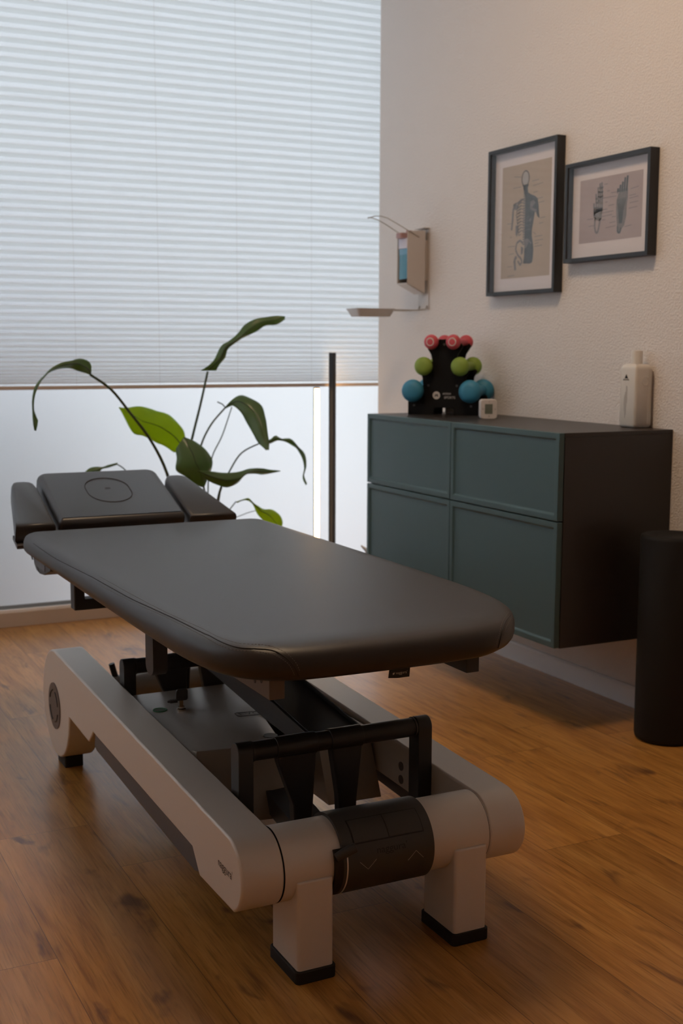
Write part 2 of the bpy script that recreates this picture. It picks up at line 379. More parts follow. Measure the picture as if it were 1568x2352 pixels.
# ------------------------------------------------------------------ the room
ROOM_X0, ROOM_Y0 = -3.5, -6.2
WALL_END = -0.246          # where the right wall stops in front of the window
def build_floor():
    bm = bmesh.new(); pw = 0.225; gl = 1.22
    known = {-1: -2.23, -2: -2.85, 0: -2.50, 4: -2.84, 1: -2.913}
    pl = bm.faces.layers.float.new('plank'); ln = bm.faces.layers.float.new('plank_len'); uvl = bm.loops.layers.uv.new('UVMap')
    rnd = random.Random(11)
    i0 = math.floor((ROOM_X0 - 0.1 + 1.845) / pw); i1 = math.ceil((0.6 + 1.845) / pw)
    for i in range(i0, i1):
        x0 = -1.845 + i * pw; x1 = x0 + pw
        off = known.get(i, -2.0 - rnd.random() * gl)
        k0 = math.floor((ROOM_Y0 - 0.1 - off) / gl) - 1
        y = off + k0 * gl
        while y < 0.3:
            v = [bm.verts.new(p) for p in ((x0, y, 0), (x1, y, 0), (x1, y + gl, 0), (x0, y + gl, 0))]
            f = bm.faces.new(v); f[pl] = rnd.random(); f[ln] = gl
            for l, u in zip(f.loops, ((0, 0), (pw, 0), (pw, gl), (0, gl))): l[uvl].uv = u
            y += gl
    me = bpy.data.meshes.new('floor'); bm.to_mesh(me); bm.free(); me.materials.append(M['floor'])
    return tag(link('floor', me), kind='structure')
build_floor()
def struct(name, mb, mt, **k):
    return tag(mb.build(name, mt, None, **k), kind='structure')
b = MB(); b.box(0, 0.12, ROOM_Y0, WALL_END, 0, CEIL_Z); struct('wall_right', b, M['wall'])
b = MB(); b.box(0.30, 0.42, WALL_END, 0.2, 0, CEIL_Z); b.box(0.12, 0.30, WALL_END - 0.1, WALL_END, 0, CEIL_Z); struct('wall_reveal', b, M['wall'])
W2A, W2B, W2Z0, W2Z1 = -2.1, -0.10, 0.9, 3.0      # unseen frosted opening added in the left wall to bring in extra daylight
b = MB(); b.box(ROOM_X0 - 0.12, ROOM_X0, ROOM_Y0, W2A, 0, CEIL_Z); b.box(ROOM_X0 - 0.12, ROOM_X0, W2B, 0.2, 0, CEIL_Z); b.box(ROOM_X0 - 0.12, ROOM_X0, W2A, W2B, W2Z1, CEIL_Z); b.box(ROOM_X0 - 0.12, ROOM_X0, W2A, W2B, 0, W2Z0); struct('wall_left', b, M['wall'])
b = MB(); b.box(ROOM_X0 - 0.07, ROOM_X0 - 0.06, W2A, W2B, W2Z0, W2Z1); w2 = struct('added_fill_window', b, M['glass'])
b = MB(); b.box(ROOM_X0 - 0.10, ROOM_X0 - 0.03, W2A, W2B, W2Z0, W2Z0 + 0.05); b.box(ROOM_X0 - 0.10, ROOM_X0 - 0.03, W2A, W2B, W2Z1 - 0.05, W2Z1); b.box(ROOM_X0 - 0.10, ROOM_X0 - 0.03, W2A, W2A + 0.05, W2Z0, W2Z1); b.box(ROOM_X0 - 0.10, ROOM_X0 - 0.03, W2B - 0.05, W2B, W2Z0, W2Z1); b.build('window_frame', M['alu'], w2, bevel=0.002)
b = MB(); b.box(ROOM_X0, 0.12, ROOM_Y0 - 0.12, ROOM_Y0, 0, CEIL_Z); struct('wall_back', b, M['wall'])
b = MB(); b.box(ROOM_X0, 0.42, ROOM_Y0, 0.2, CEIL_Z, CEIL_Z + 0.12); struct('ceiling', b, M['ceiling'])
# skirting along the right wall
b = MB(); b.prism([(-0.015, 0), (-0.015, 0.062), (-0.010, 0.068), (0, 0.068), (0, 0)], ROOM_Y0, WALL_END, axis='y'); struct('baseboard_right', b, M['white_paint'])
# unseen blocker slab added outside, dimming the lower left of the frosted pane
b = MB(); b.box(-3.3, -1.15, 0.75, 0.95, -0.1, 1.25); struct('added_pane_blocker', b, M['pane_blocker'])
# window: floor-to-ceiling frosted pane in a slim frame, running on past the wall end
WX0, WX1 = ROOM_X0, 0.30
wb_ = MB(); wb_.box(WX0, WX1, 0.024, 0.034, 0.05, CEIL_Z)
win = struct('window_1', wb_, M['glass'])
fb = MB(); fb.box(WX0, WX1, 0.0, 0.07, 0.0, 0.060); fb.box(WX0, WX0 + 0.05, 0.0, 0.07, 0.06, CEIL_Z); fb.box(WX1 - 0.05, WX1, 0.0, 0.07, 0.06, CEIL_Z)
fb.box(WX0 + .05, WX1 - .05, 0.0, 0.07, CEIL_Z - 0.06, CEIL_Z)
fb.build('window_frame', M['alu'], win, bevel=0.002)
fb = MB(); fb.box(WX0, WX1, 0.002, 0.026, 0.060, 0.073); fb.build('window_sill', M['white_paint'], win, bevel=0.002)
fb = MB(); fb.box(WX0, WX1, 0.016, 0.0245, 0.073, 0.088); fb.build('window_seal', M['seal'], win)

# pleated blind hung in front of the pane
ZF = [2.5579, 2.5220, 2.4852, 2.4474, 2.4105, 2.3726, 2.3355, 2.2992, 2.2619, 2.2246, 2.1873, 2.1477, 2.1155, 2.0798, 2.0430, 2.0071, 1.9712, 1.9342, 1.8990, 1.8638, 1.8276, 1.7922, 1.7577, 1.7209, 1.6890, 1.6552, 1.6214, 1.5875, 1.5535, 1.5213, 1.4891, 1.4578, 1.4255, 1.3940, 1.3635, 1.3338, 1.3041, 1.2753, 1.2464, 1.2193, 1.1941, 1.1698, 1.1464, 1.1240, 1.1033, 1.0836, 1.0658, 1.0498, 1.0357, 1.0225, 1.0112, 0.9999]
blind = empty('pleated_blind', (0, 0, 0)); tag(blind, 'white pleated blind drawn down over the upper part of the tall window', 'window blind')
BX0, BX1 = ROOM_X0 + 0.02, 0.235
zs = list(ZF)
z = zs[0]
while z < CEIL_Z - 0.06:
    z += 0.0375; zs.insert(0, z)
bm = MB(); pts = []
FD = 0.0065
for i in range(len(zs)):
    zc = zs[i]                                    # z of the middle of a darker, downward facet
    hi = (zs[i - 1] - zc) if i else 0.037
    lo = (zc - zs[i + 1]) if i < len(zs) - 1 else 0.009
    d = FD if hi > 0.02 else FD
    pts.append((-d, zc + hi * 0.22)); pts.append((d, zc - lo * 0.24))
verts = []
th = 0.0006
for side in (0,):
    rows = [(bm.bm.verts.new((BX0, y, z_)), bm.bm.verts.new((BX1, y, z_))) for y, z_ in pts]
    for a, c in zip(rows[:-1], rows[1:]): bm.bm.faces.new([a[0], a[1], c[1], c[0]])
o = bm.build('pleated_fabric', M['fabric'], blind)
# strips added behind every second facet to deepen its shade
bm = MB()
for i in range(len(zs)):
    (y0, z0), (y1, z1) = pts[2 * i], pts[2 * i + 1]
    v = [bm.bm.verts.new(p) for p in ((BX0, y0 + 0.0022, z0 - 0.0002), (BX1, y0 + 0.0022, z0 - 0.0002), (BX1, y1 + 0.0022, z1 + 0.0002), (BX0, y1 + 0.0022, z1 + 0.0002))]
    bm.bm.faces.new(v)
bm.build('added_shade_strips', M['fabric_shade'], o)
b = MB(); b.box(BX0, BX1, -0.012, 0.012, 0.975, 0.990); b.build('bottom_rail', M['alu'], blind, bevel=0.002)
b = MB(); b.box(BX0, BX1, -0.015, 0.015, CEIL_Z - 0.04, CEIL_Z - 0.004); b.build('head_rail', M['alu'], blind, bevel=0.002)
for cx_ in (-1.978, -1.63, -1.282, -0.925, -0.57, -0.215, 0.14):
    b = MB(); b.tube([(cx_, -0.0105, 0.98), (cx_, -0.0105, CEIL_Z - 0.04)], 0.0004, 6); b.build('cord', M['white_plastic'], blind)

# ceiling lamp (above the frame of the photo)
cl = empty('ceiling_lamp', (LAMP_XY[0], LAMP_XY[1], CEIL_Z)); tag(cl, 'flat square warm ceiling lamp above the treatment table', 'ceiling lamp')
b = MB(); b.box(-0.27, 0.27, -0.27, 0.27, -0.05, 0.0); b.build('lamp_housing', M['white_plastic'], cl, bevel=0.004)
b = MB(); b.box(-0.25, 0.25, -0.25, 0.25, -0.062, -0.05); b.build('diffuser', M['diffuser'], cl, bevel=0.003)

# ------------------------------------------------------------------ wall cabinet: two units side by side + one top panel
ZT, YR, DEP = 0.903, -2.151, 0.423
GRP_CAB = 'wall-hung cabinets under the pictures'
def cabinet_unit(y0, label):
    y1 = y0 + 0.6
    t = empty('wall_cabinet', (0, y0, ZT - 0.64)); tag(t, label, 'cabinet', GRP_CAB)
    zb, zt = 0.0, 0.628
    b = MB(); x0 = -DEP + 0.021
    b.box(x0, -0.001, 0, 0.016, zb, zt - 0.0); b.box(x0, -0.001, 0.584, 0.6, zb, zt)
    b.box(x0, -0.001, 0.016, 0.584, zb, 0.016); b.box(x0, -0.001, 0.016, 0.584, zt - 0.012, zt); b.box(-0.012, -0.001, 0.016, 0.584, 0.016, zt - 0.012)
    b.box(x0, -0.001, 0.016, 0.584, 0.37, 0.386)
    b.build('body', M['carcass'], t, bevel=0.0008)
    for nm, za, zc in (('drawer_front', 0.640 - 0.258, 0.640), ('door', 0.002, 0.640 - 0.262)):
        b = MB(); ya, yb = 0.0015, 0.5985; xf, xb = -DEP, -DEP + 0.019; fr = 0.0165; rec = 0.006
        # frame and recessed field in one panel
        def Y(y, z, x): return (x, y, z)
        outer = [(ya, za), (yb, za), (yb, zc), (ya, zc)]
        inn = [(ya + fr, za + fr), (yb - fr, za + fr), (yb - fr, zc - fr), (ya + fr, zc - fr)]
        inn2 = [(ya + fr + .005, za + fr + .005), (yb - fr - .005, za + fr + .005), (yb - fr - .005, zc - fr - .005), (ya + fr + .005, zc - fr - .005)]
        V = lambda ring, x: [b.bm.verts.new((x, p[0], p[1])) for p in ring]
        A, B, C_, D = V(outer, xf), V(inn, xf), V(inn2, xf + rec), V(outer, xb)
        for i in range(4):
            j = (i + 1) % 4
            b.bm.faces.new([A[i], A[j], B[j], B[i]]); b.bm.faces.new([B[i], B[j], C_[j], C_[i]]); b.bm.faces.new([A[i], D[i], D[j], A[j]])
        b.bm.faces.new(C_); b.bm.faces.new(D[::-1])
        b.build(nm, M['front_green'], t, bevel=0.0015, seg=2)
    return t
c1 = cabinet_unit(YR, 'dark wall cabinet with green-grey framed fronts, nearer unit under the white bottle')
c2 = cabinet_unit(YR + 0.6, 'dark wall cabinet with green-grey framed fronts, farther unit under the dumbbell rack')
b = MB(); b.box(-DEP + 0.019, -0.001, YR, YR + 1.2, ZT - 0.0118, ZT)
o = b.build('cabinet_top', M['carcass'], None, bevel=0.001); tag(o, 'dark brown-black top panel running across both wall cabinets', 'cabinet top')
b = MB(); b.lathe([(0.012, 0), (0.013, 0.004), (0.013, 0.010)], (-DEP + 0.045, YR + 0.06, ZT - 0.640 - 0.0105), seg=20)
o = b.build('bumper_foot', M['black_plastic'], None, smooth=True)
o.parent = c1; o.location = (0, -YR, -(ZT - 0.64))

# ------------------------------------------------------------------ pictures on the right wall
def picture(y0, y1, z0, z1, label, landscape):
    t = empty('picture_frame', (0, (y0 + y1) / 2, z0)); tag(t, label, 'picture', 'framed anatomical prints')
    h = z1 - z0; w = (y0 - y1)           # y0 > y1: left edge first
    d = 0.036; fw = 0.0135
    b = MB(); V = lambda y_, z_, x_: b.bm.verts.new((x_, y_, z_))
    O = [(w / 2, 0), (-w / 2, 0), (-w / 2, h), (w / 2, h)]
    I = [(w / 2 - fw, fw), (-w / 2 + fw, fw), (-w / 2 + fw, h - fw), (w / 2 - fw, h - fw)]
    A = [V(*p, -d) for p in O]; B = [V(*p, -d) for p in I]; C_ = [V(*p, -0.001) for p in O]; D = [V(*p, -0.001) for p in I]
    for i in range(4):
        j = (i + 1) % 4
        b.bm.faces.new([A[i], A[j], B[j], B[i]]); b.bm.faces.new([A[i], A[j], C_[j], C_[i]]); b.bm.faces.new([B[i], B[j], D[j], D[i]]); b.bm.faces.new([C_[i], C_[j], D[j], D[i]])
    b.build('frame', M['frame_black'], t, bevel=0.0008)
    xm = -0.010
    b = MB(); b.box(xm, -0.003, -w / 2 + fw, w / 2 - fw, fw, h - fw); b.build('mount_board', M['mat_board'], t)
    if landscape: my, mz0, mz1 = 0.038, 0.048, 0.044
    else: my, mz0, mz1 = 0.045, 0.047, 0.050
    pa, pb, pc, pd = w / 2 - fw - my, -w / 2 + fw + my * (1.08 if not landscape else 1.25), fw + mz0, h - fw - mz1
    b = MB(); b.box(xm - 0.0006, xm, pb, pa, pc, pd); pr = b.build('print', M['paper_grey' if landscape else 'paper_tan'], t)
    b = MB(); b.box(-d + 0.0035, -d + 0.005, -w / 2 + fw, w / 2 - fw, fw, h - fw); b.build('glazing', M['glazing'], t)
    PX = xm - 0.0010
    pwid, phei = pa - pb, pd - pc
    def pt(u, v, k=0): return (PX - 0.0002 * k, pa - u * pwid, pc + v * phei)
    def shape(nm, polys, mt, k=0):
        b = MB()
        for p in polys:
            vs = [b.bm.verts.new(pt(u, v, k)) for u, v in p]
            b.bm.faces.new(vs)
        ob = b.build(nm, M[mt], pr)
        # all the artwork faces the room
        for f in ob.data.polygons: pass
        return ob
    def stroke(u0, v0, u1, v1, wd=0.006):
        dx, dy = (u1 - u0) * pwid, (v1 - v0) * phei; L_ = math.hypot(dx, dy) or 1
        nx, ny = -dy / L_ * wd / 2 / pwid * 0.3, dx / L_ * wd / 2 / phei * 0.3
        return [(u0 + nx, v0 + ny), (u1 + nx, v1 + ny), (u1 - nx, v1 - ny), (u0 - nx, v0 - ny)]
    def poly_stroke(pts, wd):
        return [stroke(*pts[i], *pts[i + 1], wd) for i in range(len(pts) - 1)]
    rnd = random.Random(3 if landscape else 5)
    if not landscape:
        # right half: dark muscle figure from the back
        shape('figure_body', [[(.49, .19), (.49, .79), (.53, .80), (.545, .74), (.60, .72), (.68, .70), (.735, .675), (.76, .62), (.77, .55), (.785, .50), (.74, .52), (.70, .57), (.685, .55), (.655, .46), (.640, .42), (.635, .36), (.66, .30), (.675, .24), (.67, .17), (.655, .125), (.60, .115), (.55, .12), (.50, .12), (.47, .125)]], 'print_dark', 0)
        shape('figure_highlight', [[(.60, .66), (.66, .665), (.70, .64), (.64, .61), (.585, .60)], [(.58, .50), (.62, .52), (.60, .47)], [(.50, .335), (.555, .34), (.575, .30), (.53, .26), (.49, .25)], poly_stroke([(.60, .60), (.72, .565)], .03)[0], poly_stroke([(.56, .33), (.63, .29)], .02)[0]] + [stroke(.51, v, .62, v + .008, .005) for v in (.41, .45, .49)], 'print_mid', 1)
        # head outline and skull/neck
        ring = []
        n_ = 26
        for i in range(n_):
            a0, a1 = 2 * PI * i / n_, 2 * PI * (i + 1) / n_
            ring.append([(.485 + .082 * math.cos(a), .865 + .072 * math.sin(a)) for a in (a0, a1)] + [(.485 + .066 * math.cos(a), .865 + .062 * math.sin(a)) for a in (a1, a0)])
        ring += [[(.42, .81), (.55, .815), (.545, .79), (.50, .795), (.46, .785)], [(.44, .79), (.49, .79), (.49, .71), (.47, .73)]]
        shape('figure_head', ring, 'print_dark', 0)
        shape('figure_skull', [[(.43, .86), (.45, .91), (.50, .925), (.54, .90), (.54, .83), (.50, .815), (.44, .82)]], 'print_light', 1)
        # left half: skeleton
        S = []
        for k in range(11):
            v = .68 - k * .0275; L0 = .17 - abs(k - 4) * .010
            S += poly_stroke([(.47, v), (.47 - L0 * .5, v + .012), (.47 - L0, v - .012), (.47 - L0 * .92, v - .03), (.47 - L0 * .45, v - .022)], .011)
        for k in range(24):
            v = .78 - k * .021
            S.append([(.455, v), (.492, v + .004), (.488, v - .011), (.452, v - .012)])
        S += poly_stroke([(.45, .69), (.36, .665), (.27, .66), (.25, .63)], .02)                # collar, shoulder
        S += [[(.235, .655), (.33, .65), (.36, .62), (.30, .60), (.255, .615)]]
        S += poly_stroke([(.245, .625), (.235, .56), (.23, .50), (.215, .43)], .032)              # arm
        S += [[(.30, .47), (.35, .455), (.36, .42), (.33, .365), (.30, .39)]]
        S += poly_stroke([(.46, .30), (.40, .33), (.33, .31), (.31, .25), (.36, .20), (.42, .17), (.45, .14), (.41, .11), (.36, .15)], .026)  # pelvis
        S += [[(.42, .28), (.47, .26), (.46, .21), (.42, .20)]]
        S += poly_stroke([(.33, .19), (.29, .16), (.30, .11), (.31, .07)], .04)
        shape('figure_skeleton', S, 'print_mid', 0)
        ln = [(.25, .90, .40, .885), (.23, .80, .40, .80), (.62, .83, .76, .835), (.64, .79, .84, .80), (.65, .73, .74, .735), (.72, .67, .84, .675), (.76, .635, .87, .64), (.80, .50, .90, .505), (.78, .455, .86, .46), (.66, .39, .72, .365), (.70, .345, .85, .35), (.70, .31, .86, .315), (.70, .285, .78, .29), (.69, .26, .85, .265), (.12, .49, .22, .49), (.18, .365, .23, .37), (.14, .285, .30, .285), (.17, .215, .28, .22), (.13, .105, .24, .105), (.24, .655, .32, .66), (.15, .02, .30, .025)]
    else:
        def foot(u0, v0, mirror, dark):
            P_ = []
            for k in range(5):
                x0 = u0 + (k - 2) * .030 * mirror; top = v0 + .80 - (0.0 if k < 1 else (k - .5) * (k) * .022) ; top = min(top, v0 + .80)
                P_ += poly_stroke([(x0 + .010 * mirror, top), (x0 + .004 * mirror, top - .12), (x0, top - .20), (x0 - .004 * mirror, v0 + .36)], .034 if dark else .026)
                for j in range(3): P_.append([(x0 - .012, top - .07 - j * .07), (x0 + .018, top - .065 - j * .07), (x0 + .018, top - .085 - j * .07), (x0 - .012, top - .09 - j * .07)])
            P_ += poly_stroke([(u0 - .07 * mirror, v0 + .38), (u0 + .07 * mirror, v0 + .36)], .04)
            P_ += [[(u0 - .065, v0 + .36), (u0 + .07, v0 + .38), (u0 + .06, v0 + .22), (u0 + .02, v0 + .20), (u0 - .05, v0 + .24)]]
            P_ += poly_stroke([(u0 - .045, v0 + .26), (u0 - .05, v0 + .12), (u0 - .03, v0 + .03), (u0 + .0, v0 + .02), (u0 + .02, v0 + .10), (u0 + .04, v0 + .24)], .026)
            return P_
        if True:
            body1 = foot(.31, .12, -1, False)
            shape('foot_bones', body1, 'print_mid', 0)
            u = .69
            shape('foot_muscle', [[(u - .085, .60), (u - .06, .70), (u - .03, .74), (u - .01, .76), (u + .085, .76), (u + .09, .62), (u + .075, .50), (u + .075, .36), (u + .045, .20), (u + .01, .16), (u - .01, .10), (u - .05, .10), (u - .065, .18), (u - .08, .34), (u - .09, .46)]], 'print_mid', 0)
            tt = []
            for k, top in enumerate((.78, .83, .87, .93, .95)):
                x0 = u - .065 + k * .036
                tt += poly_stroke([(x0 - .012, .72), (x0 - .004, top - .06), (x0, top)], .028)
            for k in range(7): tt += poly_stroke([(u - .07 + k * .022, .62), (u - .05 + k * .012, .44), (u - .03 + k * .006, .24)], .010)
            tt += poly_stroke([(u - .06, .20), (u - .055, .11), (u - .02, .095), (u + .0, .17)], .02)
            shape('foot_tendons', tt, 'print_dark', 1)
        ln = [(.40, .88, .46, .88), (.45, .77, .49, .77), (.82, .74, .94, .76), (.51, .73, .60, .73), (.38, .67, .60, .67), (.80, .64, .90, .65), (.80, .60, .94, .615), (.42, .60, .46, .60), (.81, .53, .94, .54), (.48, .54, .57, .545), (.80, .45, .93, .46), (.37, .49, .46, .49), (.38, .44, .56, .45), (.37, .385, .54, .395), (.13, .37, .23, .37), (.54, .36, .60, .355), (.38, .33, .43, .33), (.16, .26, .25, .262), (.50, .27, .60, .28), (.44, .20, .60, .215), (.74, .18, .85, .195)]
    shape('print_annotation', [stroke(a, b_, c, d_, .006) for a, b_, c, d_ in ln], 'print_mid', 0)
    return t
picture(-1.153, -1.572, 1.338, 1.858, 'tall black frame with a print of a half muscle, half skeleton torso', False)
picture(-1.620, -2.045, 1.430, 1.752, 'wide black frame with a print of two anatomical feet', True)

# ------------------------------------------------------------------ hand sanitiser dispenser near the wall end
dp = empty('sanitiser_dispenser', (0, -0.64, 1.30)); tag(dp, 'wall-mounted metal hand sanitiser dispenser with blue bottle, lever and drip tray', 'dispenser')
def D(x, y, z): return (x, y, z)
b = MB(); b.box(-0.004, -0.0005, -0.042, 0.042, 0.004, 0.330); b.box(-0.026, -0.004, -0.042, 0.042, 0.3265, 0.330); b.build('wall_plate', M['grey_disp'], dp, bevel=0.001)
# U-shaped sheet housing: two side cheeks, back and slanted bottom
b = MB()
side = [(-0.022, 0.068), (-0.105, 0.108), (-0.105, 0.312), (-0.022, 0.318)]
for y0 in (-0.0425, 0.040):
    b.prism(side, y0, y0 + 0.0025, axis='y')
b.prism([(-0.022, 0.068), (-0.022, 0.318), (-0.025, 0.318), (-0.025, 0.072)], -0.040, 0.040, axis='y')
b.prism([(-0.025, 0.066), (-0.106, 0.105), (-0.106, 0.109), (-0.025, 0.070)], -0.040, 0.040, axis='y')
b.box(-0.022, -0.004, -0.03, 0.03, 0.12, 0.28)
b.build('housing', M['grey_disp'], dp, bevel=0.0008)
b = MB(); b.prism(rrect(-0.101, -0.030, -0.037, 0.037, 0.008, 4), 0.125, 0.222, axis='z')
bt = b.build('bottle', M['blue_liquid'], dp, smooth=True)
b = MB(); b.prism(rrect(-0.1015, -0.0295, -0.0375, 0.0375, 0.008, 4), 0.222, 0.245, axis='z'); b.build('bottle_shoulder', M['blue_light'], dp, smooth=True)
b = MB(); b.prism(rrect(-0.104, -0.03, -0.037, 0.037, 0.006, 4), 0.246, 0.285, axis='z'); b.build('pump_body', M['clear_plastic'], dp, smooth=True)
b = MB(); b.prism(rrect(-0.125, -0.06, -0.02, 0.02, 0.006, 4), 0.286, 0.306, axis='z'); b.lathe([(0.012, 0), (0.012, 0.012)], (-0.075, 0, 0.306), seg=16); b.build('pump_head', M['pink_cap'], dp, smooth=True)
b = MB(); lv = []
for s in (-1, 1): pass
P1 = [(-0.05, -0.044, 0.290), (-0.108, -0.044, 0.316), (-0.160, -0.040, 0.342), (-0.196, -0.040, 0.358), (-0.222, -0.038, 0.364), (-0.246, -0.030, 0.364), (-0.262, 0.0, 0.358), (-0.246, 0.030, 0.364), (-0.222, 0.038, 0.364), (-0.196, 0.040, 0.358), (-0.160, 0.040, 0.342), (-0.108, 0.044, 0.316), (-0.05, 0.044, 0.290)]
b.tube(P1, 0.0018, 8); b.build('lever', M['wire'], dp, smooth=True)
b = MB(); b.tube([(-0.004, -0.03, 0.02), (-0.012, -0.03, 0.004), (-0.05, -0.03, 0.000), (-0.17, -0.03, 0.000)], 0.003, 8); b.tube([(-0.004, 0.03, 0.02), (-0.012, 0.03, 0.004), (-0.05, 0.03, 0.000), (-0.17, 0.03, 0.000)], 0.003, 8)
b.build('tray_arm', M['wire'], dp, smooth=True)
b = MB()
top = rrect(-0.335, -0.16, -0.055, 0.055, 0.012, 4); bot = rrect(-0.318, -0.177, -0.04, 0.04, 0.012, 4); inn = rrect(-0.325, -0.170, -0.046, 0.046, 0.012, 4)
T = [b.bm.verts.new((x, y, 0.004)) for x, y in top]; Bm = [b.bm.verts.new((x, y, -0.028)) for x, y in bot]
I1 = [b.bm.verts.new((x, y, 0.004)) for x, y in inn]; I2 = [b.bm.verts.new((x * 1.0, y * 0.85, -0.024)) for x, y in bot]
n_ = len(T)
for i in range(n_):
    j = (i + 1) % n_
    b.bm.faces.new([T[i], T[j], Bm[j], Bm[i]]); b.bm.faces.new([T[i], T[j], I1[j], I1[i]]); b.bm.faces.new([I1[i], I1[j], I2[j], I2[i]])
b.bm.faces.new(Bm); b.bm.faces.new(I2)
b.build('drip_tray', M['white_plastic'], dp, smooth=True)

# ------------------------------------------------------------------ treatment table (couch)
TB = empty('treatment_table', (-1.51, -2.4, 0)); tag(TB, 'low electric treatment table with dark leather top and silver base mid-room', 'treatment table')
TI = Matrix.Translation(-Vector(TB.location))
def tpart(mb, name, mt, parent=None, **k):
    """geometry is given in room coordinates; shift it to the table's own origin"""
    bmesh.ops.transform(mb.bm, matrix=TI, verts=mb.bm.verts[:])
    return mb.build(name, mt, parent or TB, **k)
def tmap(f):
    return lambda u, v: TI @ Vector(f(u, v))

def pad(mb, outline, levels, nearf=0.0, top_extra=(), mtx=None, dome=0.0):
    """outline: ccw list (x, y); levels: (inset, z) from bottom to top; near end (facing -y) gets a larger roll-off"""
    n = len(outline)
    nrm = []
    for i in range(n):
        a = Vector(outline[(i - 1) % n]); c = Vector(outline[(i + 1) % n]); t = (c - a).normalized(); nrm.append(Vector((t.y, -t.x)))
    rings = []
    for ins, z in levels:
        ring = []
        for i in range(n):
            k = 1 + (nearf * max(0.0, -nrm[i].y) ** 8 if z > 0.61 else -0.5 * min(1.0, nearf) * max(0.0, -nrm[i].y) ** 8)
            p = Vector(outline[i]) - nrm[i] * ins * k
            q = Vector((p.x, p.y, z))
            ring.append(mb.bm.verts.new(mtx @ q if mtx else q))
        rings.append(ring)
    for a, c in zip(rings[:-1], rings[1:]):
        for i in range(n):
            j = (i + 1) % n
            mb.bm.faces.new([a[i], a[j], c[j], c[i]])
    mb.bm.faces.new(rings[0][::-1])
    # flat top: close towards the centre line
    mb.bm.faces.new(rings[-1])
    return rings
def spline2(P, per=6):
    out = []
    for i in range(len(P) - 1):
        p0, p1, p2, p3 = [Vector(P[k]) for k in (max(i - 1, 0), i, i + 1, min(i + 2, len(P) - 1))]
        for k in range(per):
            t = k / per; v = 0.5 * ((2 * p1) + (p2 - p0) * t + (2 * p0 - 5 * p1 + 4 * p2 - p3) * t * t + (3 * p1 - p0 - 3 * p2 + p3) * t ** 3); out.append((v.x, v.y))
    return out + [tuple(P[-1])]
NEAR = spline2([(-1.870, -2.30), (-1.870, -2.60), (-1.868, -2.85), (-1.862, -3.00), (-1.845, -3.10), (-1.810, -3.162), (-1.755, -3.194), (-1.68, -3.205), (-1.53, -3.209), (-1.41, -3.206), (-1.330, -3.193), (-1.262, -3.150), (-1.208, -3.078), (-1.181, -3.010), (-1.166, -2.93), (-1.156, -2.82), (-1.152, -2.60), (-1.150, -2.35)])
MAIN = NEAR + rrect(-1.870, -1.150, -3.2, -1.650, 0.055, 10)[22:]
LV = [(0.032, 0.580), (0.017, 0.5825), (0.008, 0.587), (0.002, 0.595), (0.0, 0.603), (0.0, 0.612), (0.0005, 0.619), (0.003, 0.6265), (0.007, 0.6325), (0.013, 0.637), (0.022, 0.640), (0.034, 0.6417), (0.048, 0.6425)]
b = MB(); pad(b, MAIN, LV, nearf=1.0); main = tpart(b, 'main_cushion', M['leather'], smooth=True, angle=60)
# seam and its two lines of stitching
SEAM = [(-1.8656,-1.8046,0.6291),(-1.8662,-1.8585,0.6283),(-1.8669,-1.9326,0.6272),(-1.8672,-2.0031,0.6267),(-1.8668,-2.0612,0.6273),(-1.8660,-2.1169,0.6285),(-1.8651,-2.1761,0.6298),(-1.8640,-2.2427,0.6315),(-1.8625,-2.3108,0.6332),(-1.8611,-2.3734,0.6344),(-1.8602,-2.4299,0.6350),(-1.8597,-2.4830,0.6355),(-1.8591,-2.5340,0.6359),(-1.8583,-2.5835,0.6364),(-1.8575,-2.6310,0.6369),(-1.8561,-2.6754,0.6375),(-1.8541,-2.7159,0.6381),(-1.8517,-2.7541,0.6388),(-1.8494,-2.7911,0.6395),(-1.8472,-2.8257,0.6400),(-1.8449,-2.8587,0.6404),(-1.8425,-2.8949,0.6407),(-1.8400,-2.9412,0.6408),(-1.8374,-2.9894,0.6408),(-1.8351,-3.0243,0.6406),(-1.8337,-3.0377,0.6406),(-1.8328,-3.0404,0.6406),(-1.8320,-3.0467,0.6406),(-1.8310,-3.0625,0.6404),(-1.8295,-3.0803,0.6397),(-1.8273,-3.0959,0.6390),(-1.8246,-3.1087,0.6384),(-1.8214,-3.1201,0.6378),(-1.8176,-3.1299,0.6374),(-1.8132,-3.1379,0.6371),(-1.8082,-3.1444,0.6371),(-1.8029,-3.1502,0.6371),(-1.7973,-3.1551,0.6372),(-1.7912,-3.1591,0.6373),(-1.7852,-3.1630,0.6371),(-1.7787,-3.1664,0.6367),(-1.7722,-3.1699,0.6360),(-1.7666,-3.1735,0.6351),(-1.7625,-3.1771,0.6340),(-1.7594,-3.1810,0.6326),(-1.7560,-3.1842,0.6305),(-1.7525,-3.1884,0.6279),(-1.7488,-3.1920,0.6244),(-1.7454,-3.1951,0.6210),(-1.7423,-3.1973,0.6171),(-1.7392,-3.1985,0.6131),(-1.7365,-3.1993,0.6093),(-1.7346,-3.1997,0.6060),(-1.7333,-3.1999,0.6031),(-1.7320,-3.1997,0.6001),(-1.7306,-3.1995,0.5969),(-1.7292,-3.1989,0.5936),(-1.7280,-3.1981,0.5913)]
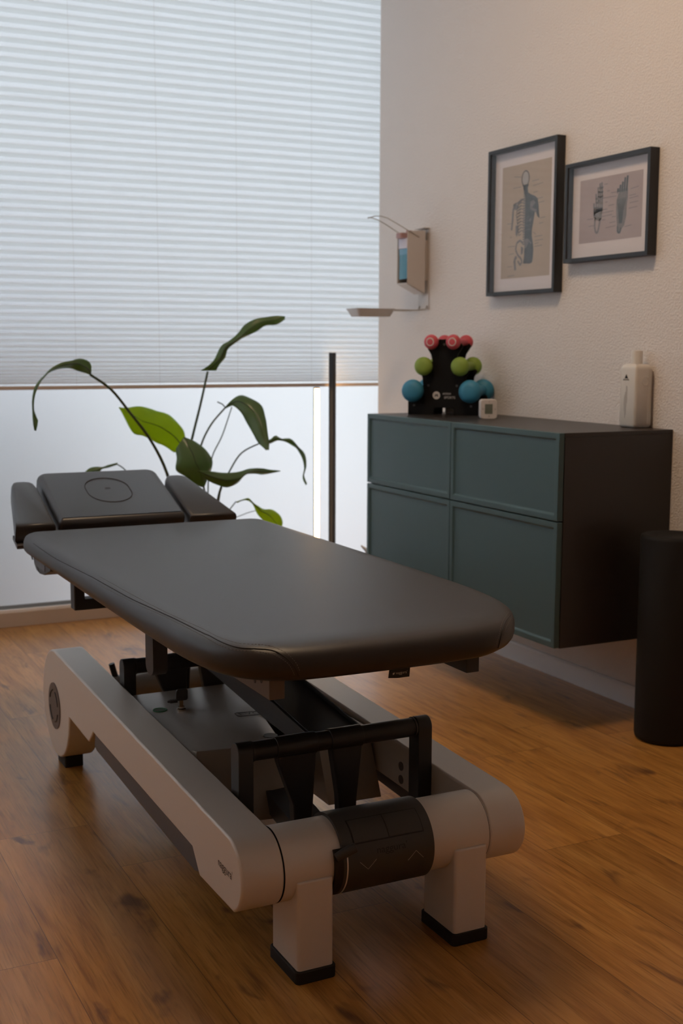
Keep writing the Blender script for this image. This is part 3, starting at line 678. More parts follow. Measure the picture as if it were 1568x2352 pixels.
STITCH_A = [(-1.8512,-2.4068,0.6393),(-1.8503,-2.4679,0.6396),(-1.8490,-2.5506,0.6400),(-1.8475,-2.6260,0.6404),(-1.8459,-2.6871,0.6406),(-1.8441,-2.7432,0.6408),(-1.8421,-2.7933,0.6410),(-1.8397,-2.8367,0.6412),(-1.8370,-2.8752,0.6415),(-1.8343,-2.9106,0.6418),(-1.8314,-2.9436,0.6420),(-1.8284,-2.9735,0.6421),(-1.8260,-3.0004,0.6421),(-1.8249,-3.0249,0.6420),(-1.8241,-3.0463,0.6417),(-1.8229,-3.0638,0.6415),(-1.8210,-3.0764,0.6414),(-1.8187,-3.0858,0.6413),(-1.8162,-3.0949,0.6413),(-1.8137,-3.1052,0.6411),(-1.8109,-3.1151,0.6409),(-1.8074,-3.1236,0.6408),(-1.8024,-3.1302,0.6408),(-1.7965,-3.1354,0.6410),(-1.7909,-3.1398,0.6411),(-1.7858,-3.1432,0.6411),(-1.7810,-3.1460,0.6411),(-1.7763,-3.1491,0.6409),(-1.7716,-3.1531,0.6406),(-1.7670,-3.1574,0.6400),(-1.7629,-3.1613,0.6392),(-1.7601,-3.1650,0.6385),(-1.7580,-3.1691,0.6378),(-1.7556,-3.1731,0.6367),(-1.7522,-3.1769,0.6353),(-1.7488,-3.1813,0.6338),(-1.7457,-3.1854,0.6318),(-1.7433,-3.1888,0.6295),(-1.7413,-3.1924,0.6269),(-1.7391,-3.1948,0.6238),(-1.7368,-3.1972,0.6207),(-1.7344,-3.1990,0.6173),(-1.7320,-3.1999,0.6135),(-1.7299,-3.2005,0.6090),(-1.7281,-3.2008,0.6043),(-1.7268,-3.2007,0.6009)]
STITCH_B = [(-1.8650,-2.4558,0.6302),(-1.8643,-2.5159,0.6313),(-1.8630,-2.5969,0.6329),(-1.8610,-2.6700,0.6342),(-1.8586,-2.7308,0.6358),(-1.8556,-2.7868,0.6374),(-1.8524,-2.8342,0.6383),(-1.8500,-2.8746,0.6388),(-1.8479,-2.9102,0.6392),(-1.8460,-2.9443,0.6395),(-1.8440,-2.9784,0.6395),(-1.8419,-3.0104,0.6393),(-1.8400,-3.0383,0.6389),(-1.8384,-3.0616,0.6381),(-1.8371,-3.0812,0.6372),(-1.8349,-3.0952,0.6359),(-1.8329,-3.1048,0.6350),(-1.8311,-3.1118,0.6344),(-1.8288,-3.1188,0.6339),(-1.8255,-3.1266,0.6335),(-1.8216,-3.1343,0.6332),(-1.8176,-3.1410,0.6331),(-1.8135,-3.1461,0.6332),(-1.8094,-3.1504,0.6335),(-1.8049,-3.1549,0.6337),(-1.7992,-3.1596,0.6339),(-1.7929,-3.1641,0.6339),(-1.7873,-3.1680,0.6337),(-1.7829,-3.1711,0.6332),(-1.7793,-3.1740,0.6325),(-1.7755,-3.1764,0.6316),(-1.7715,-3.1791,0.6306),(-1.7674,-3.1817,0.6294),(-1.7638,-3.1846,0.6280),(-1.7607,-3.1873,0.6264),(-1.7577,-3.1893,0.6246),(-1.7548,-3.1915,0.6225),(-1.7519,-3.1937,0.6202),(-1.7488,-3.1955,0.6174),(-1.7459,-3.1967,0.6143),(-1.7435,-3.1977,0.6108),(-1.7414,-3.1982,0.6071),(-1.7395,-3.1986,0.6035),(-1.7378,-3.1985,0.5997),(-1.7363,-3.1983,0.5962),(-1.7352,-3.1978,0.5936)]
SEAM_C = [(-1.2287,-3.0975,0.6330),(-1.2299,-3.0993,0.6330),(-1.2320,-3.1022,0.6330),(-1.2377,-3.1093,0.6335),(-1.2482,-3.1212,0.6343),(-1.2600,-3.1338,0.6347),(-1.2696,-3.1439,0.6343),(-1.2770,-3.1515,0.6335),(-1.2833,-3.1581,0.6323),(-1.2889,-3.1637,0.6305),(-1.2942,-3.1693,0.6283),(-1.2988,-3.1743,0.6254),(-1.3028,-3.1782,0.6221),(-1.3067,-3.1820,0.6184),(-1.3092,-3.1837,0.6139),(-1.3115,-3.1851,0.6092),(-1.3141,-3.1864,0.6037),(-1.3157,-3.1860,0.5976),(-1.3156,-3.1840,0.5928)]
STITCH_C = [(-1.2319,-3.0949,0.6361),(-1.2394,-3.1037,0.6369),(-1.2486,-3.1138,0.6375),(-1.2580,-3.1241,0.6377),(-1.2674,-3.1344,0.6376),(-1.2768,-3.1446,0.6371),(-1.2850,-3.1532,0.6358),(-1.2928,-3.1620,0.6339),(-1.2996,-3.1697,0.6312),(-1.3049,-3.1756,0.6282),(-1.3092,-3.1801,0.6251),(-1.3124,-3.1833,0.6219),(-1.3155,-3.1863,0.6187),(-1.3176,-3.1878,0.6153),(-1.3196,-3.1890,0.6119),(-1.3211,-3.1896,0.6086),(-1.3226,-3.1902,0.6055),(-1.3239,-3.1907,0.6025),(-1.3245,-3.1905,0.6003)]
STITCH_D = [(-1.2454,-3.1230,0.6310),(-1.2514,-3.1302,0.6310),(-1.2591,-3.1389,0.6306),(-1.2658,-3.1463,0.6299),(-1.2713,-3.1519,0.6290),(-1.2767,-3.1572,0.6281),(-1.2817,-3.1621,0.6269),(-1.2859,-3.1661,0.6253),(-1.2897,-3.1695,0.6234),(-1.2933,-3.1730,0.6213),(-1.2968,-3.1762,0.6189),(-1.2991,-3.1779,0.6161),(-1.3011,-3.1794,0.6132),(-1.3027,-3.1804,0.6102),(-1.3038,-3.1811,0.6072),(-1.3046,-3.1815,0.6052)]

SEAM_D = [tuple(TI @ Vector(p)) for p in SEAM]
b = MB(); b.tube(SEAM_D, 0.0011, 6); b.build('seam', M['leather_seam'], main, smooth=True)
for nm, path in (('upper_stitching', STITCH_A), ('lower_stitching', STITCH_B), ('corner_stitching', STITCH_C), ('corner_stitching', STITCH_D)):
    b = MB(); path = [TI @ Vector(p) for p in path]
    for k in range(len(path) - 1):
        a, c = path[k], path[k + 1]; L_ = (c - a).length; nn = max(1, int(L_ / 0.0052))
        for q in range(nn):
            p0 = a.lerp(c, (q + 0.18) / nn); p1 = a.lerp(c, (q + 0.72) / nn); b.tube([p0, p1], 0.00033, 5)
    b.build(nm, M['stitch'], main)
b = MB(); b.tube([TI @ Vector(p) for p in SEAM_C], 0.0011, 6); b.build('corner_seam', M['leather_seam'], main, smooth=True)
# fabric label under the foot end
b = MB(); b.prism([(-1.5455, 0.5875), (-1.504, 0.5875), (-1.506, 0.5622), (-1.530, 0.5622), (-1.5485, 0.5642)], -3.188, -3.1868, axis='y'); tg = tpart(b, 'fabric_label', M['ink'])
text_part('label_lettering', "naggura'", 0.0072, tmap(lambda u, v: (-1.522 + u, -3.1883, 0.5715 + v)), M['label_ink'], tg)
b = MB(); b.prism([(-1.5405, 0.571), (-1.5385, 0.5735), (-1.5375, 0.572), (-1.5355, 0.574), (-1.537, 0.570), (-1.5395, 0.569)], -3.1885, -3.1882, axis='y'); tpart(b, 'label_mark', M['label_ink'], tg); b = None

# head section: three pads tilted up 20 degrees
TH = math.radians(20)
def head_mtx(z): return Matrix.Translation((0, -1.585, z)) @ Matrix.Rotation(TH, 4, 'X')
HL = [(0.012, -0.062), (0.004, -0.058), (0.0, -0.050), (0.0, -0.018), (0.001, -0.012), (0.004, -0.006), (0.009, -0.002), (0.016, 0.0)]
b = MB(); pad(b, rrect(-1.742, -1.362, 0.0, 0.325, (0.012, 0.012, 0.035, 0.035), 6), HL, mtx=head_mtx(0.655)); hp = tpart(b, 'head_pad', M['leather_head'], smooth=True, angle=60)
b = MB(); ring = rrect(-1.618, -1.484, 0.098, 0.262, 0.0665, 10); mt_ = head_mtx(0.6553)
pts = [mt_ @ Vector((x, y, 0.0)) for x, y in ring]; b.tube(pts + [pts[0]], 0.0016, 6, cap=False); tpart(b, 'face_opening_seam', M['leather_seam'], hp, smooth=True)
b = MB(); pts = [mt_ @ Vector((-1.551 + 0.022 * math.cos(2 * PI * k / 16), 0.19 + 0.012 * math.sin(2 * PI * k / 16), 0.0)) for k in range(17)]
for a in pts: pass
b.quad([mt_ @ Vector((-1.560, 0.186, 0.0006)), mt_ @ Vector((-1.542, 0.186, 0.0006)), mt_ @ Vector((-1.544, 0.195, 0.0006)), mt_ @ Vector((-1.558, 0.195, 0.0006))]); tpart(b, 'embossed_mark', M['leather_seam'], hp)
HLa = [(0.012, -0.058), (0.004, -0.054), (0.0, -0.046), (0.0, -0.014), (0.002, -0.007), (0.006, -0.002), (0.013, 0.0)]
b = MB(); pad(b, [(-1.866, 0.0), (-1.752, 0.0), (-1.752, 0.24), (-1.756, 0.268), (-1.766, 0.281), (-1.782, 0.286), (-1.806, 0.286), (-1.818, 0.281), (-1.824, 0.268), (-1.830, 0.236), (-1.862, 0.03)], HLa, mtx=head_mtx(0.648)); al = tpart(b, 'arm_pad', M['leather_head'], smooth=True, angle=60)
b = MB(); pad(b, [(-1.350, 0.0), (-1.200, 0.0), (-1.262, 0.24), (-1.270, 0.268), (-1.282, 0.281), (-1.298, 0.286), (-1.322, 0.286), (-1.336, 0.281), (-1.343, 0.268), (-1.350, 0.24)], HLa, mtx=head_mtx(0.648)); ar = tpart(b, 'arm_pad', M['leather_head'], smooth=True, angle=60)
b = MB(); mt2 = head_mtx(0.648); b.box(-1.862, -1.835, -0.012, 0.05, -0.070, -0.058, mat=mt2); tpart(b, 'hinge_bracket', M['grey_rail'], al, bevel=0.001)
b = MB(); b.box(-1.72, -1.38, -0.02, 0.26, -0.072, -0.062, mat=head_mtx(0.655)); tpart(b, 'head_plate', M['black_metal'], bevel=0.001)
# release lever with a small grey label
b = MB(); b.prism([(-1.46, 0.562), (-1.475, 0.566), (-1.505, 0.520), (-1.530, 0.507), (-1.570, 0.503), (-1.625, 0.508), (-1.700, 0.530), (-1.72, 0.56)], -1.800, -1.745, axis='x'); lv = tpart(b, 'release_lever', M['black_plastic'], bevel=0.004)
b = MB(); b.box(-1.8012, -1.8003, -1.640, -1.515, 0.520, 0.548); tpart(b, 'lever_label', M['grey_rail'], lv)
b = MB(); b.tube([(-1.795, -1.40, 0.575), (-1.797, -1.44, 0.548), (-1.798, -1.475, 0.53)], 0.0022, 6); tpart(b, 'lever_cable', M['black_plastic'], lv)
# steel frame under the cushion
for x0, x1, zb in ((-1.761, -1.732, 0.540), (-1.362, -1.334, 0.542)):
    b = MB(); b.box(x0, x1, -3.150, -1.70, zb, 0.579); r_ = tpart(b, 'frame_rail', M['steel_brown'] if x0 < -1.5 else M['dark_metal'], bevel=0.0015)
    if x0 < -1.5:
        for yy, zz, hh in ((-3.085, 0.5600, 0.005), (-3.114, 0.567, 0.010)):
            b = MB(); b.tube([(x0 - 0.0006, yy, zz), (x0 + 0.0002, yy, zz)], 0.005, 14)
            if hh > 0.006: b.prism([(yy - 0.004, zz), (yy + 0.004, zz), (yy + 0.004, zz + 0.014), (yy - 0.004, zz + 0.014)], x0 - 0.0007, x0, axis='x')
            tpart(b, 'rail_hole', M['ink'], r_)
    else:
        b = MB(); b.tube([(x0 - 0.0008, -3.02, 0.570), (x0 + 0.0002, -3.02, 0.570)], 0.0022, 10); tpart(b, 'rail_screw', M['chrome'], r_)
for yy in (-3.0, -2.35, -1.75):
    b = MB(); b.box(-1.732, -1.362, yy - 0.02, yy + 0.02, 0.548, 0.578); tpart(b, 'frame_cross_member', M['dark_metal'], bevel=0.0015)
# round-ended posts that hang from the frame
b = MB()
pr_ = [(-2.480, 0.578), (-2.480, 0.437)] + [(-2.452 - 0.028 * math.cos(a), 0.437 - 0.022 * math.sin(a)) for a in [PI * k / 10 for k in range(1, 10)]] + [(-2.424, 0.437), (-2.424, 0.578)]
b.prism(pr_, -1.756, -1.722, axis='x'); tpart(b, 'hanging_post', M['dark_metal'], bevel=0.001)
b = MB(); b.prism(pr_, -1.37, -1.336, axis='x'); tpart(b, 'hanging_post', M['dark_metal'], bevel=0.001)
# U-shaped bracket below the head end
b = MB(); us = [(-1.757, 0.578), (-1.757, 0.4335), (-1.335, 0.4335), (-1.335, 0.578), (-1.362, 0.578), (-1.362, 0.4635), (-1.728, 0.4635), (-1.728, 0.578)]
b.prism(us, -1.792, -1.748, axis='y'); tpart(b, 'bracket', M['dark_metal'], bevel=0.003)

# lifting gear
def post(x0, x1, yf, depth, z0, ztop):
    b = MB(); r = depth / 2
    pf = [(yf, z0), (yf, ztop - r)] + [(yf + r - r * math.cos(a), ztop - r + r * math.sin(a)) for a in [PI * k / 10 for k in range(1, 10)]] + [(yf + depth, ztop - r), (yf + depth, z0)]
    b.prism(pf, x0, x1, axis='x'); return b
for nm, yf, zt in (('near_lift_frame', -2.910, 0.3815), ('far_lift_frame', -2.140, 0.371)):
    b = post(-1.724, -1.693, yf, 0.042, 0.13, zt); fr = tpart(b, nm, M['black_metal'], bevel=0.0015)
    b = post(-1.323, -1.291, yf, 0.042, 0.13, zt); tpart(b, 'post', M['black_metal'], fr, bevel=0.0015)
    b = MB(); zc = zt - 0.0215; yc = yf + 0.021
    b.tube([(-1.694, yc, zc), (-1.322, yc, zc)], 0.0195, 28); tpart(b, 'crossbar', M['black_metal'], fr, smooth=True)
    for x_ in (-1.690, -1.3265):
        b = MB(); b.tube([(x_ - 0.0015, yc, zc), (x_ + 0.0015, yc, zc)], 0.0212, 28); tpart(b, 'collar', M['dark_metal'], fr, smooth=True)
    for xa, xb, xc, xd in ((-1.640, -1.553, -1.600, -1.567), (-1.522, -1.450, -1.500, -1.468)):
        b = MB()
        top = zc + 0.012
        b.prism([(xa, top), (xb, top), (xb - 0.002, zc - 0.03), (xd + 0.006, 0.24), (xd, 0.15), (xc, 0.15), (xc - 0.004, 0.24), (xa + 0.004, zc - 0.03)], yc - 0.014, yc + 0.012, axis='y')
        tpart(b, 'tapered_arm', M['black_metal'], fr, bevel=0.004)
        b = MB(); b.tube([(xa, yc, zc), (xb, yc, zc)], 0.0222, 28); tpart(b, 'arm_hub', M['black_metal'], fr, smooth=True, bevel=0.001)
# big channel-shaped lift arm running back under the top
b = MB()
def chan(x0, x1, zlo):
    b.prism([(-2.905, 0.372), (-2.905, 0.346), (-2.86, 0.335), (-2.25, 0.335 + zlo), (-2.02, 0.40), (-2.02, 0.465)], x0, x1, axis='x')
chan(-1.556, -1.552, 0.03); chan(-1.444, -1.440, 0.03)
b.prism([(-2.905, 0.360), (-2.905, 0.364), (-2.02, 0.457), (-2.02, 0.453)], -1.552, -1.444, axis='x')
tpart(b, 'lift_arm', M['black_metal'], bevel=0.001)
b = MB(); b.prism([(-2.87, 0.337), (-2.64, 0.345), (-2.30, 0.37), (-2.10, 0.40), (-2.10, 0.455), (-2.35, 0.428), (-2.87, 0.374)], -1.5625, -1.5565, axis='x'); tpart(b, 'lift_arm_side', M['dark_metal'], bevel=0.001)
# lower link from the near tube back to the motor block
b = MB(); b.prism([(-3.02, 0.10), (-3.02, 0.145), (-2.66, 0.20), (-2.66, 0.155)], -1.575, -1.50, axis='x'); tpart(b, 'lower_link', M['black_metal'], bevel=0.002)
# hanging grey plate and cables by the far frame
for pp in ([(-1.545, -2.118, 0.345), (-1.548, -2.118, 0.31), (-1.550, -2.118, 0.272)], [(-1.475, -2.118, 0.36), (-1.466, -2.122, 0.32), (-1.456, -2.126, 0.272)], [(-1.452, -2.118, 0.36), (-1.441, -2.122, 0.32), (-1.430, -2.126, 0.272)]):
    b = MB(); b.tube(pp, 0.0038, 8); tpart(b, 'cable', M['black_plastic'], smooth=True)
# motor cover between the beams, left of the lift arm, and the matching one on the right
CZT = 0.285
def cover(outline, x_bot):
    b = MB(); n = len(outline)
    top = [b.bm.verts.new((x, y, CZT)) for x, y in outline]
    cx_ = sum(p[0] for p in outline) / n; cy_ = sum(p[1] for p in outline) / n
    prev = top
    b.bm.faces.new(top)
    for dz, off, slant in ((0.0015, 0.004, 0), (0.006, 0.007, 0), (0.145, 0.009, 0.06)):
        ring = []
        for x, y in outline:
            d = Vector((x - cx_, y - cy_)); k = off / max(1e-6, d.length)
            yy = y + d.y * k
            if y < -2.55: yy -= slant
            ring.append(b.bm.verts.new((x + d.x * k, yy, CZT - dz)))
        for i in range(n):
            j = (i + 1) % n; b.bm.faces.new([prev[i], prev[j], ring[j], ring[i]])
        prev = ring
    b.bm.faces.new(prev)
    return b
b = cover([(-1.717, -2.155), (-1.717, -2.610), (-1.706, -2.625), (-1.56, -2.648), (-1.530, -2.645), (-1.517, -2.625), (-1.497, -2.52), (-1.458, -2.335), (-1.432, -2.20), (-1.428, -2.155)], 0)
cv = tpart(b, 'motor_cover', M['silver_cover'], smooth=True, angle=35)
b = cover([(-1.425, -2.165), (-1.425, -2.628), (-1.300, -2.632), (-1.300, -2.165)], 0); cr_ = tpart(b, 'motor_cover', M['silver_cover'], smooth=True, angle=35)
b = MB(); pts = [(-1.686 + 0.0158 * math.cos(2 * PI * k / 28), -2.306 + 0.0158 * math.sin(2 * PI * k / 28), 0.2856) for k in range(29)]; b.tube(pts, 0.0016, 6, cap=False); gr = tpart(b, 'green_ring', M['green_ring'], cv, smooth=True)
b = MB(); b.lathe([(0.0155, 0), (0.0155, 0.0008)], (-1.686, -2.306, 0.285), seg=28); tpart(b, 'green_sticker', M['green_pale'], cv)
text_part('cover_lettering', 'EVO', 0.026, tmap(lambda u, v: (-1.503 + u * 0.98 - v * 0.10, -2.427 + v * 0.9 - u * 0.14, 0.2863)), M['ink'], cv, sx=1.15)
b = MB(); ring = rrect(-0.034, 0.034, -0.014, 0.014, 0.006, 4); P_ = [(-1.503 + u, -2.427 + v - u * 0.14, 0.2860) for u, v in ring]; b.tube(P_ + [P_[0]], 0.0007, 5, cap=False); tpart(b, 'lettering_outline', M['ink'], cv)
b = MB(); b.lathe([(0.011, 0.0), (0.011, 0.004), (0.008, 0.006), (0.008, 0.010)], (-1.640, -2.328, 0.285), seg=20); ks = tpart(b, 'key_switch', M['chrome'], cv, smooth=True)
b = MB(); b.box(-1.6445, -1.6355, -2.329, -2.3265, 0.293, 0.311); k_ = tpart(b, 'key_blade', M['brass'], cv)
b = MB(); b.prism(rrect(-1.653, -1.624, 0.309, 0.337, 0.006, 4), -2.3305, -2.3245, axis='y'); tpart(b, 'key_head', M['black_plastic'], cv, bevel=0.001)
b = MB(); b.box(-1.668, -1.650, -2.331, -2.322, 0.306, 0.313); b.lathe([(0.004, 0), (0.004, 0.004)], (-1.670, -2.327, 0.3075), seg=12); tpart(b, 'spare_key', M['black_plastic'], cv)
b = MB(); b.lathe([(0.016, 0), (0.016, 0.0012)], (-1.525, -2.600, 0.285), seg=24); tpart(b, 'cover_hole', M['ink'], cv)
# sockets on the inner face of the right beam
for z_ in (0.205, 0.235):
    b = MB(); b.tube([(-1.2925, -2.78, z_), (-1.2905, -2.78, z_)], 0.010, 16); tpart(b, 'socket', M['steel_brown'])

# base: two side beams, each a disc at the far end sloping to the round near end
DC, DR, TC, TR = (-1.765, 0.175), 0.147, (-3.066, 0.205), 0.070
def arc(c, r, a0, a1, n):   # angle measured from +y towards +z
    return [(c[0] + r * math.cos(math.radians(a0 + (a1 - a0) * k / n)), c[1] + r * math.sin(math.radians(a0 + (a1 - a0) * k / n))) for k in range(n + 1)]
prof = arc(DC, DR, 180, 450 - 1.5, 44) + arc(TC, TR, 91.6, 245, 26) + [(-2.918, 0.139), (-2.878, 0.183), (-2.155, 0.203), (-2.112, 0.166)]
for x0, x1, side in ((-1.810, -1.727, -1), (-1.291, -1.209, 1)):
    b = MB(); b.prism(prof, x0, x1, axis='x'); bm_ = tpart(b, 'side_beam', M['silver'], bevel=0.0045, seg=3)
    xo = x0 if side < 0 else x1
    b = MB(); b.tube([(xo + 0.001 * -side, -1.757, 0.166), (xo + 0.0025 * side, -1.757, 0.166)], 0.064, 40); hc = tpart(b, 'hub_cap', M['steel_brown'], bm_, smooth=True)
    for a0 in (20, 110, 200, 290):
        b = MB(); pts = [(xo + 0.003 * side, -1.757 + 0.044 * math.cos(math.radians(a)), 0.166 + 0.044 * math.sin(math.radians(a))) for a in range(a0, a0 + 62, 6)]
        b.tube(pts, 0.0018, 6); tpart(b, 'hub_mark', M['ink'], hc, smooth=True)
    b = MB(); b.box(x0 + 0.012 if side < 0 else x0 + 0.015, x1 - 0.02, -1.805, -1.725, 0.0, 0.034); tpart(b, 'far_foot', M['black_rubber'], bm_, bevel=0.003)
    b = MB(); xs = (-1.803, -1.765) if side < 0 else (-1.255, -1.217)
    b.prism([(-2.870, 0.130), (-2.905, 0.140), (-2.870, 0.180), (-2.150, 0.200), (-2.140, 0.165), (-2.16, 0.158)], xs[0], xs[1], axis='x'); tpart(b, 'under_rail', M['grey_rail'], bm_, bevel=0.0015)
    if side < 0:
        text_part('beam_lettering', "naggura'", 0.026, tmap(lambda u, v: (x0 - 0.0004, -3.058 - u * 0.86, 0.2085 + v * 0.9 - u * 0.03)), M['ink'], bm_)
# near tube, seams, legs
b = MB(); b.tube([(-1.7265, TC[0], TC[1]), (-1.2915, TC[0], TC[1])], TR - 0.0006, 64); tpart(b, 'near_tube', M['silver'], smooth=True)
for x_ in (-1.7265, -1.2935):
    b = MB(); b.tube([(x_, TC[0], TC[1]), (x_ + 0.0009, TC[0], TC[1])], TR - 0.0004, 64); tpart(b, 'tube_joint', M['ink'], smooth=True)
for x0, x1 in ((-1.703, -1.631), (-1.373, -1.300)):
    b = MB(); b.prism(rrect(x0, x1, -3.139, -3.020, 0.007, 5), 0.02, 0.192, axis='z'); lg = tpart(b, 'leg', M['silver'], smooth=True, bevel=0.003)
    b = MB(); b.prism(rrect(x0 - 0.0045, x1 + 0.0045, -3.1435, -3.0155, 0.009, 5), 0.0, 0.024, axis='z'); tpart(b, 'rubber_foot', M['black_rubber'], lg, smooth=True, bevel=0.002)
# control sleeve round the tube
def cp(x, ang, r): a = math.radians(ang); return (x, TC[0] - r * math.sin(a), TC[1] + r * math.cos(a))
def patch(x0, x1, a0, a1, r0, r1, n=24, nx=1):
    b = MB()
    out = [[b.bm.verts.new(cp(x0 + (x1 - x0) * j / nx, a0 + (a1 - a0) * i / n, r1)) for j in range(nx + 1)] for i in range(n + 1)]
    inn = [[b.bm.verts.new(cp(x0 + (x1 - x0) * j / nx, a0 + (a1 - a0) * i / n, r0)) for j in range(nx + 1)] for i in range(n + 1)]
    full = abs(a1 - a0) >= 359.9
    for i in range(n):
        for j in range(nx):
            b.bm.faces.new([out[i][j], out[i + 1][j], out[i + 1][j + 1], out[i][j + 1]]); b.bm.faces.new([inn[i][j], inn[i][j + 1], inn[i + 1][j + 1], inn[i + 1][j]])
        b.bm.faces.new([out[i][0], inn[i][0], inn[i + 1][0], out[i + 1][0]]); b.bm.faces.new([out[i][nx], out[i + 1][nx], inn[i + 1][nx], inn[i][nx]])
    if not full:
        for i in (0, n):
            for j in range(nx): b.bm.faces.new([out[i][j], out[i][j + 1], inn[i][j + 1], inn[i][j]])
    else:
        bmesh.ops.remove_doubles(b.bm, verts=b.bm.verts[:], dist=1e-5)
    return b
SR = 0.0762
sl = tpart(patch(-1.612, -1.421, 0, 360, 0.0700, SR, 72), 'control_sleeve', M['black_plastic'], smooth=True, angle=40)
tpart(patch(-1.5885, -1.4395, 23.4, 61.6, SR - 0.001, SR + 0.0003, 16), 'panel_groove', M['ink'], sl, smooth=True)
tpart(patch(-1.5860, -1.5146, 25.2, 59.4, SR - 0.001, SR + 0.0012, 16), 'control_button', M['black_plastic'], sl, smooth=True)
tpart(patch(-1.5134, -1.4420, 25.2, 59.4, SR - 0.001, SR + 0.0012, 16), 'control_button', M['black_plastic'], sl, smooth=True)
def onsleeve(cx_, ca, k=1.0): return tmap(lambda u, v: cp(cx_ + u, ca - math.degrees(v / SR) * k, SR + 0.0003))
text_part('sleeve_lettering', "naggura'", 0.0185, onsleeve(-1.511, 74.5), M['ink'], sl, sub=2, sx=1.08)
def chev(name, x0, x1, xm, a_end, a_mid):
    b = MB()
    for xa in (x0, x1):
        b.tube([cp(xa, a_end, SR + 0.0002), cp((xa + xm) / 2, (a_end + a_mid) / 2, SR + 0.0002), cp(xm, a_mid, SR + 0.0002)], 0.0005, 5)
    tpart(b, name, M['pale_ink'], sl)
chev('down_arrow', -1.579, -1.545, -1.562, 86, 98.4); chev('up_arrow', -1.478, -1.445, -1.461, 97.5, 85.2)
tpart(patch(-1.629, -1.6045, 62, 150, 0.0702, 0.0760, 30), 'lever_slot', M['ink'], sl, smooth=True)
tpart(patch(-1.6055, -1.6030, 76, 150, 0.0705, 0.0768, 30), 'slot_rim', M['silver'], sl, smooth=True)
b = MB(); b.tube([cp(-1.628, 74, 0.078), cp(-1.612, 69, 0.083), cp(-1.590, 65, 0.087)], [0.0085, 0.0095, 0.0095], 24); tpart(b, 'sleeve_lever', M['black_plastic'], sl, smooth=True, bevel=0.001)
# far cross tube with a stub lever
b = MB(); b.tube([(-1.727, -1.765, 0.198), (-1.291, -1.765, 0.198)], 0.035, 32); tpart(b, 'far_tube', M['silver_cover'], smooth=True)
b = MB(); b.tube([(-1.640, -1.765, 0.228), (-1.651, -1.765, 0.268)], 0.0085, 16); tpart(b, 'stub_lever', M['black_metal'], smooth=True)

# ------------------------------------------------------------------ slim LED floor lamp in the window corner
def led_lamp(loc, rz, h, label, face):
    lamp = empty('led_floor_lamp', loc, rz); tag(lamp, label, 'floor lamp', 'slim LED lamps at the window')
    b = MB(); b.lathe([(0.040, 0), (0.040, 0.008), (0.037, 0.012), (0.012, 0.014)], (0, 0, 0), seg=40); b.build('base', M['lamp_black'], lamp, smooth=True)
    b = MB(); b.box(-0.0122, 0.0122, -0.011, 0.011, 0.012, h); b.build('pole', M['lamp_black'], lamp, bevel=0.001)
    b = MB(); b.box(-0.0108, 0.0108, -0.0113, -0.0105, 0.05, h - 0.006); b.build('led_strip', M['led'], lamp)
    b = MB(); b.tube([(0.03, 0.0, 0.005), (0.07, 0.01, 0.004), (0.09, 0.02, 0.004)], 0.003, 6); b.build('power_cord', M['black_plastic'], lamp, smooth=True)
led_lamp((-0.140, -0.072, 0), math.radians(114), 1.128, 'taller slim black floor lamp at the window, its glowing side turned away', 1)
led_lamp((-0.206, -0.045, 0), math.radians(-14), 0.974, 'shorter slim floor lamp at the window with a glowing warm white strip', 1)
cb = MB(); cb.tube([(-0.200, -0.945, 0.30), (-0.36, -0.82, 0.335), (-0.30, -0.72, 0.345), (-0.262, -0.60, 0.337), (-0.20, -0.52, 0.30), (-0.13, -0.46, 0.20), (-0.08, -0.42, 0.05), (-0.05, -0.40, 0.004)], 0.0035, 8)
cbl = cb.build('cable', M['grey_rail'], None, smooth=True); tag(cbl, 'thin grey cable looping out behind the far end of the cabinets', 'cable')

